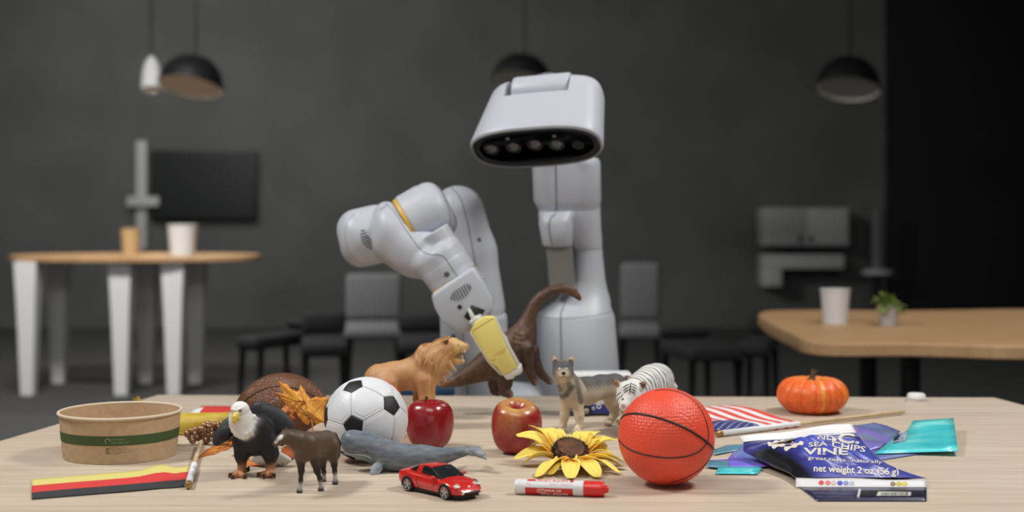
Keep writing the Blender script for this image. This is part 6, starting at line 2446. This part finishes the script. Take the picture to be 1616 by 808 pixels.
    fl = band('dark_flap', 768.6, 790, 1262, 1290, 1462, 1462, 1.782, 1.700, M_flap, 0.0018)
    tn, tf, tb = bvh(nb), bvh(fl), bvh(o_front)
    for px, py, col in ((1296, 765.2, (216, 72, 66)), (1306.5, 765.4, (216, 124, 120)), (1315.5, 765.6, (200, 190, 178)), (1325.5, 765.8, (72, 84, 190)), (1335, 766, (130, 140, 196)), (1344.5, 766.2, (176, 186, 196)), (1409, 767.2, (150, 124, 80)), (1418.5, 767.2, (204, 184, 70)), (1427.5, 767.2, (214, 196, 84))):
        ring = [hit(tn, px + 4.3 * math.cos(q), py - 3.2 + 3.6 * math.sin(q)) for q in [2 * math.pi * i / 18 for i in range(18)]]
        if all(h[0] is not None for h in ring):
            obj('ink_dot', [h[0] + h[1] * 0.0004 for h in ring], [list(range(18))], mat('ink_dot', col, 0.5), nb, smooth=False)
    # black part of the flap with the barcode patch
    v = hit_path(tf, [(1357, 773.5), (1353, 790)], 4, 0.0004)
    if len(v) > 2:
        vv, f2 = tube_mesh(v, [0.0016] * len(v), 6)
        obj('seal_fin', vv, f2, M_seal, fl)
    def quad_on(name, tree, pts, m, parent, off=0.0006, n=6):
        q, ok = [], True
        for i in range(n):
            for j in range(n):
                u, w = i / (n - 1), j / (n - 1)
                x = (pts[0][0] * (1 - u) + pts[1][0] * u) * (1 - w) + (pts[3][0] * (1 - u) + pts[2][0] * u) * w
                y = (pts[0][1] * (1 - u) + pts[1][1] * u) * (1 - w) + (pts[3][1] * (1 - u) + pts[2][1] * u) * w
                p, nn = hit(tree, x, y)
                if p is None:
                    return None
                q.append(p + nn * off)
        return obj(name, q, grid_faces(n, n), m, parent)
    quad_on('black_panel', tf, [(1359, 774.5), (1455, 776.5), (1455, 783.5), (1356, 783.5)], M_fold, fl, 0.0004)
    quad_on('barcode_patch', tf, [(1386, 776.5), (1438, 777.5), (1437, 783.3), (1383, 783.3)], mat('barcode_paper', (196, 192, 182), 0.6), fl, 0.0008)
    rb = random.Random(9)
    x = 1391
    M_bar = mat('barcode_ink', (40, 40, 44), 0.6)
    while x < 1434:
        w = rb.choice((0.7, 1.0, 1.5))
        quad_on('barcode_bar', tf, [(x, 778.3), (x + w, 778.3), (x + w - 0.6, 783), (x - 0.6, 783)], M_bar, fl, 0.0011, 3)
        x += w + rb.choice((0.9, 1.3, 1.8))
    M_let = mat('cream_print', (222, 214, 200), 0.5)
    M_sm = mat('small_grey_print', (104, 104, 130), 0.6)
    pin_text('lettering', 'IC.', tb, 1313, 699, 1356, 700.5, 15, M_let, t, 0.03)
    pin_text('lettering', 'ND', tb, 1290, 693.6, 1316, 696, 7, M_let, t, 0.02)
    pin_text('lettering', 'SEA', tb, 1276, 706, 1306, 704, 7, M_let, t, 0.02)
    pin_text('lettering', 'CHIPS', tb, 1312, 706, 1365, 714.5, 9, M_let, t, 0.02)
    pin_text('lettering', 'VINE', tb, 1268, 717.5, 1338, 718, 10, M_let, t, 0.03)
    pin_text('lettering', 'great taste...naturally', tb, 1275, 725.5, 1392, 732.5, 5.5, M_let, t, 0.01)
    pin_text('lettering', 'net weight 2 oz (56 g)', tb, 1284, 744.5, 1418, 750.5, 10.5, M_let, t, 0.02)
    for pts in ([(1212, 702), (1226, 699), (1242, 697), (1256, 689)], [(1218, 706), (1236, 702), (1252, 697)], [(1238, 710), (1256, 703), (1268, 699)]):
        pp = hit_path(tb, pts, 5, 0.0003)
        if len(pp) > 3:
            sm = smooth_path([Vector((a_, b_, 0)) for a_, b_ in pts], 5)
            rib = []
            for i, q in enumerate(sm):
                w_ = 1.2 + 2.6 * math.sin(i * 0.9 + 0.6) ** 2
                for sg in (-1, 0, 1):
                    p_, n_ = hit(tb, q.x + sg * w_ * 0.4, q.y + sg * w_)
                    rib.append(p_ + n_ * 0.0008 if p_ is not None else pp[0])
            obj('printed_flourish', rib, grid_faces(len(sm), 3), M_let, t)
    for i, s in enumerate(('Manufactured for seaside vine', 'store in a cool dry place')):
        pin_text('lettering', s, tf, 1284 + 3 * i, 780 + 5 * i, 1346 + 3 * i, 781.5 + 5 * i, 2.6, M_sm, t, 0.0, off=0.0006)
chips()

# ------------------------------------------------------------------ red toy car
def car():
    w_r, w_f = D(645.5, 775), D(699, 787.5)
    f = (w_f - w_r).normalized()
    Lc = (w_f - w_r).length / 0.55
    rt = Vector((f.y, -f.x, 0))          # right-hand side of the car, seen from the front left
    org = w_r - f * 0.20 * Lc - rt * 0.178 * Lc
    org.z = DESK_Z
    def P(x, y, z):
        return org + f * (x * Lc) + rt * (y * Lc) + Vector((0, 0, z * Lc * 1.06))
    t = thing('toy_sports_car', 'glossy red toy sports car in front of the whale', 'toy car', P(0.5, 0, 0))
    M_red = mat('red_car_paint', (206, 36, 30), 0.25, spec=0.55, coat=0.7)
    M_gl = mat('dark_car_glass', (30, 34, 36), 0.1, spec=0.6, coat=0.5)
    M_tyre = mat('black_tyre', (24, 24, 24), 0.7)
    M_rim = mat('silver_rim', (176, 178, 182), 0.35, metal=0.7)
    ST = [(0.0, .155, .085, .165, .178), (0.02, .180, .062, .185, .200), (0.07, .194, .055, .192, .208), (0.14, .202, .048, .196, .212), (0.22, .205, .045, .192, .212), (0.32, .199, .042, .182, .208), (0.45, .193, .040, .174, .200), (0.56, .193, .040, .170, .196), (0.66, .198, .040, .167, .190), (0.74, .203, .040, .166, .182), (0.81, .204, .042, .162, .172), (0.88, .196, .045, .146, .156), (0.93, .180, .047, .128, .136), (0.97, .155, .050, .106, .112), (0.99, .130, .056, .090, .094), (1.0, .105, .066, .080, .083)]
    rings = []
    for x, hw, zl, zb, zt in ST:
        half = [(0.0, zl), (hw * 0.80, zl), (hw * 0.93, zl + 0.012), (hw * 0.99, zl + 0.35 * (zb - zl)), (hw, zl + 0.62 * (zb - zl)), (hw * 0.965, zb - 0.008), (hw * 0.88, zb + 0.35 * (zt - zb)), (hw * 0.62, zt - 0.004), (hw * 0.3, zt), (0.0, zt + 0.001)]
        ring = [P(x, y, z) for y, z in half] + [P(x, -y, z) for y, z in half[-2:0:-1]]
        rings.append(ring)
    v, fc = rings_mesh(rings, True)
    body = obj('car_body', v, fc, M_red, t, auto=50)
    sb = body.modifiers.new('smooth', 'SUBSURF')
    sb.levels = sb.render_levels = 1
    # greenhouse: stations (x, base half width, base z, top half width, top z)
    GH = [(0.70, .150, .176, .140, .180), (0.665, .160, .176, .148, .196), (0.60, .163, .180, .140, .234), (0.52, .163, .184, .126, .268), (0.46, .162, .186, .122, .277), (0.38, .160, .190, .120, .279), (0.30, .156, .194, .116, .272), (0.20, .146, .198, .106, .247), (0.11, .130, .200, .094, .221), (0.06, .118, .200, .088, .205)]
    NS = 9
    rg, fm, fcs = [], [], []
    for x, bw, bz, tw, tz in GH:
        prof = [(bw, bz - 0.01), (bw * 0.97 + tw * 0.03, bz + 0.15 * (tz - bz)), (bw * 0.5 + tw * 0.5, bz + 0.62 * (tz - bz)), (tw, tz - 0.006), (tw * 0.86, tz)]
        rg.append([P(x, y, z) for y, z in prof] + [P(x, 0, tz + 0.003)] + [P(x, -y, z) for y, z in prof[::-1]])
    n = len(rg[0])
    v = [p for r in rg for p in r]
    for i in range(len(rg) - 1):
        for j in range(n - 1):
            fcs.append([i * n + j, i * n + j + 1, (i + 1) * n + j + 1, (i + 1) * n + j])
            side = j in (0, 1, 2) or j in (n - 2, n - 3, n - 4)
            top = 3 < j < n - 5 or j in (3, n - 5) or j == 4
            g = 1
            if i in (3, 4, 5) and not side:
                g = 0                      # red roof
            if i in (6, 7, 8) and side and not (i == 6 and j in (1, 2, n - 3, n - 4)):
                g = 0                      # red rear quarters
            if side and j in (0, n - 2):
                g = 0
            if i == 5 and side:
                g = 0                      # pillar behind the door glass
            fm.append(g)
    obj('cabin', v, fcs, None, t, mats=[M_red, M_gl], fmat=fm, auto=30)
    # black trim between windscreen and roof, pillars
    for s in (1, -1):
        vv, ff = tube_mesh([P(.70, s * .148, .181), P(.60, s * .146, .226), P(.52, s * .131, .262)], 0.0009, 6)
        obj('windscreen_pillar', vv, ff, M_black, t)
    vv, ff = tube_mesh([P(.522, y, .269 + 0.003 * (1 - (y / .126) ** 2)) for y in (-.124, -.06, 0, .06, .124)], 0.0006, 6)
    obj('roof_seam', vv, ff, M_black, t)
    # mirrors
    for s in (1, -1):
        c = P(.625, s * .212, .192)
        R = Matrix((f, rt, Vector((0, 0, 1)))).transposed()
        ico('mirror', c, 0.036 * Lc, M_red, t, sub=3, scale=(0.6, 1.0, 0.55), rot=R)
    # wheels
    r = 0.0745 * Lc
    for x in (0.20, 0.80):
        for s in (1, -1):
            c = P(x, s * 0.178, 0) + Vector((0, 0, r))
            ax = rt * s
            w = lathe('wheel', [(0.3 * r, -0.045 * Lc), (0.9 * r, -0.045 * Lc), (r, -0.034 * Lc), (r, 0.020 * Lc), (0.93 * r, 0.029 * Lc), (0.76 * r, 0.027 * Lc), (0.72 * r, 0.012 * Lc), (0.2 * r, 0.008 * Lc)], c, M_tyre, t, n=40, axis=ax, cap=True)
            lathe('rim', [(0.75 * r, 0.026 * Lc), (0.77 * r, 0.0285 * Lc), (0.70 * r, 0.0285 * Lc), (0.67 * r, 0.016 * Lc)], c, M_rim, w, n=40, axis=ax)
            lathe('hub', [(0.22 * r, 0.012 * Lc), (0.2 * r, 0.026 * Lc), (0.1 * r, 0.028 * Lc), (0.0003, 0.028 * Lc)], c, M_rim, w, n=20, axis=ax)
            e1 = f
            e2 = Vector((0, 0, 1))
            for k in range(5):
                a = 2 * math.pi * k / 5 + 0.3
                d = e1 * math.cos(a) + e2 * math.sin(a)
                tg = ax.cross(d)
                vs = []
                for q, hw in ((0.12, 0.15), (0.71, 0.10)):
                    for sg in (-1, 1):
                        for h in (0.010, 0.0265):
                            vs.append(c + d * r * q + tg * sg * r * hw + ax * h * Lc)
                obj('spoke', vs, [[0, 1, 3, 2], [4, 6, 7, 5], [0, 4, 5, 1], [2, 3, 7, 6], [0, 2, 6, 4], [1, 5, 7, 3]], M_rim, w, smooth=False)
            # dark wheel arch
            pts = [P(x, s * 0.2035, 0) + Vector((0, 0, r)) + (e1 * math.cos(q) + e2 * math.sin(q)) * r * 1.13 for q in [math.pi * (i / 16 * 1.16 - 0.08) for i in range(17)]]
            vv, ff = tube_mesh(pts, 0.0011, 6)
            obj('wheel_arch', vv, ff, M_tyre, t)
    tb = bvh(body)
    dn = Vector((0, 0, -1))
    def drop(x, y):
        p, n, i, d = tb.ray_cast(P(x, y, 0.5), dn)
        return p, n
    def front(y, z):
        p, n, i, d = tb.ray_cast(P(1.3, y, z), -f)
        return p, n
    M_hl = mat('clear_headlight', (226, 222, 206), 0.1, spec=0.8, coat=0.6)
    for s in (1, -1):
        p, n = drop(.905, s * .128)
        R = Matrix((f, rt, Vector((0, 0, 1)))).transposed() @ Matrix.Rotation(s * 0.5, 3, 'Z')
        h = ico('headlight', p - Vector((0, 0, 0.0008)), 0.058 * Lc, M_hl, t, sub=3, scale=(1.25, 0.62, 0.26), rot=R)
        ico('lamp_bulb', p + Vector((0, 0, 0.0006)) + f * 0.001, 0.018 * Lc, M_steel, h, sub=2)
        p, n = front(s * .118, .075)
        if p is not None:
            ico('fog_lamp', p, 0.016 * Lc, M_hl, t, sub=2, scale=(0.4, 1.3, 0.8), rot=Matrix((f, rt, Vector((0, 0, 1)))).transposed())
    pts = []
    for y in (-.10, -.06, 0, .06, .10):
        p, n = front(y, .074)
        if p is not None:
            pts.append(p)
    if len(pts) > 2:
        vv, ff = tube_mesh(pts, 0.0016, 8)
        obj('grille', vv, ff, M_black, t)
    p, n = drop(.952, 0)
    if p is not None:
        lathe('bonnet_badge', [(0.0016, 0.0001), (0.0013, 0.0005), (0.0002, 0.0006)], p, M_whitepaint, t, n=16, axis=n)
    # door line, splitter, underside
    tr = bvh(body)
    def sidepts(L):
        out = []
        for x, z in L:
            p, n, i, d = tr.ray_cast(P(x, 0.5, z), -rt)
            if p is not None:
                out.append(p)
        return out
    for L in ([(.36, .17), (.35, .12), (.37, .06)], [(.60, .165), (.62, .12), (.60, .06)]):
        pp = sidepts(L)
        if len(pp) > 2:
            vv, ff = tube_mesh(smooth_path(pp, 4), 0.00035, 5)
            obj('door_line', vv, ff, M_tyre, t)
    v, fc = [], []
    ring0 = [P(x, y, z) for z in (.030, .047) for x, y in ((.28, .17), (.72, .17), (.90, .165), (.97, .12), (.985, 0), (.97, -.12), (.90, -.165), (.72, -.17), (.28, -.17))]
    m_ = 9
    fc = [[i, (i + 1) % m_, m_ + (i + 1) % m_, m_ + i] for i in range(m_)] + [list(range(m_))[::-1], [m_ + i for i in range(m_)]]
    obj('underbody', ring0, fc, M_black, t, smooth=False)
car()

# small white object at the far right of the desk
def white_cap():
    c = D(1446, 633)
    t = thing('bottle_lid', 'small white plastic lid lying at the far right edge of the desk', 'lid', c)
    lathe('cap_shell', [(0.0005, 0.0), (0.017, 0.0), (0.0175, 0.002), (0.0165, 0.012), (0.014, 0.0145), (0.0005, 0.015)], c, M_whitepaint, t, n=28)
    lathe('cap_ring', [(0.0172, 0.0045), (0.0186, 0.0045), (0.0186, 0.0062), (0.0172, 0.0062), (0.0172, 0.0045)], c, M_bggrey, t, n=28)
white_cap()
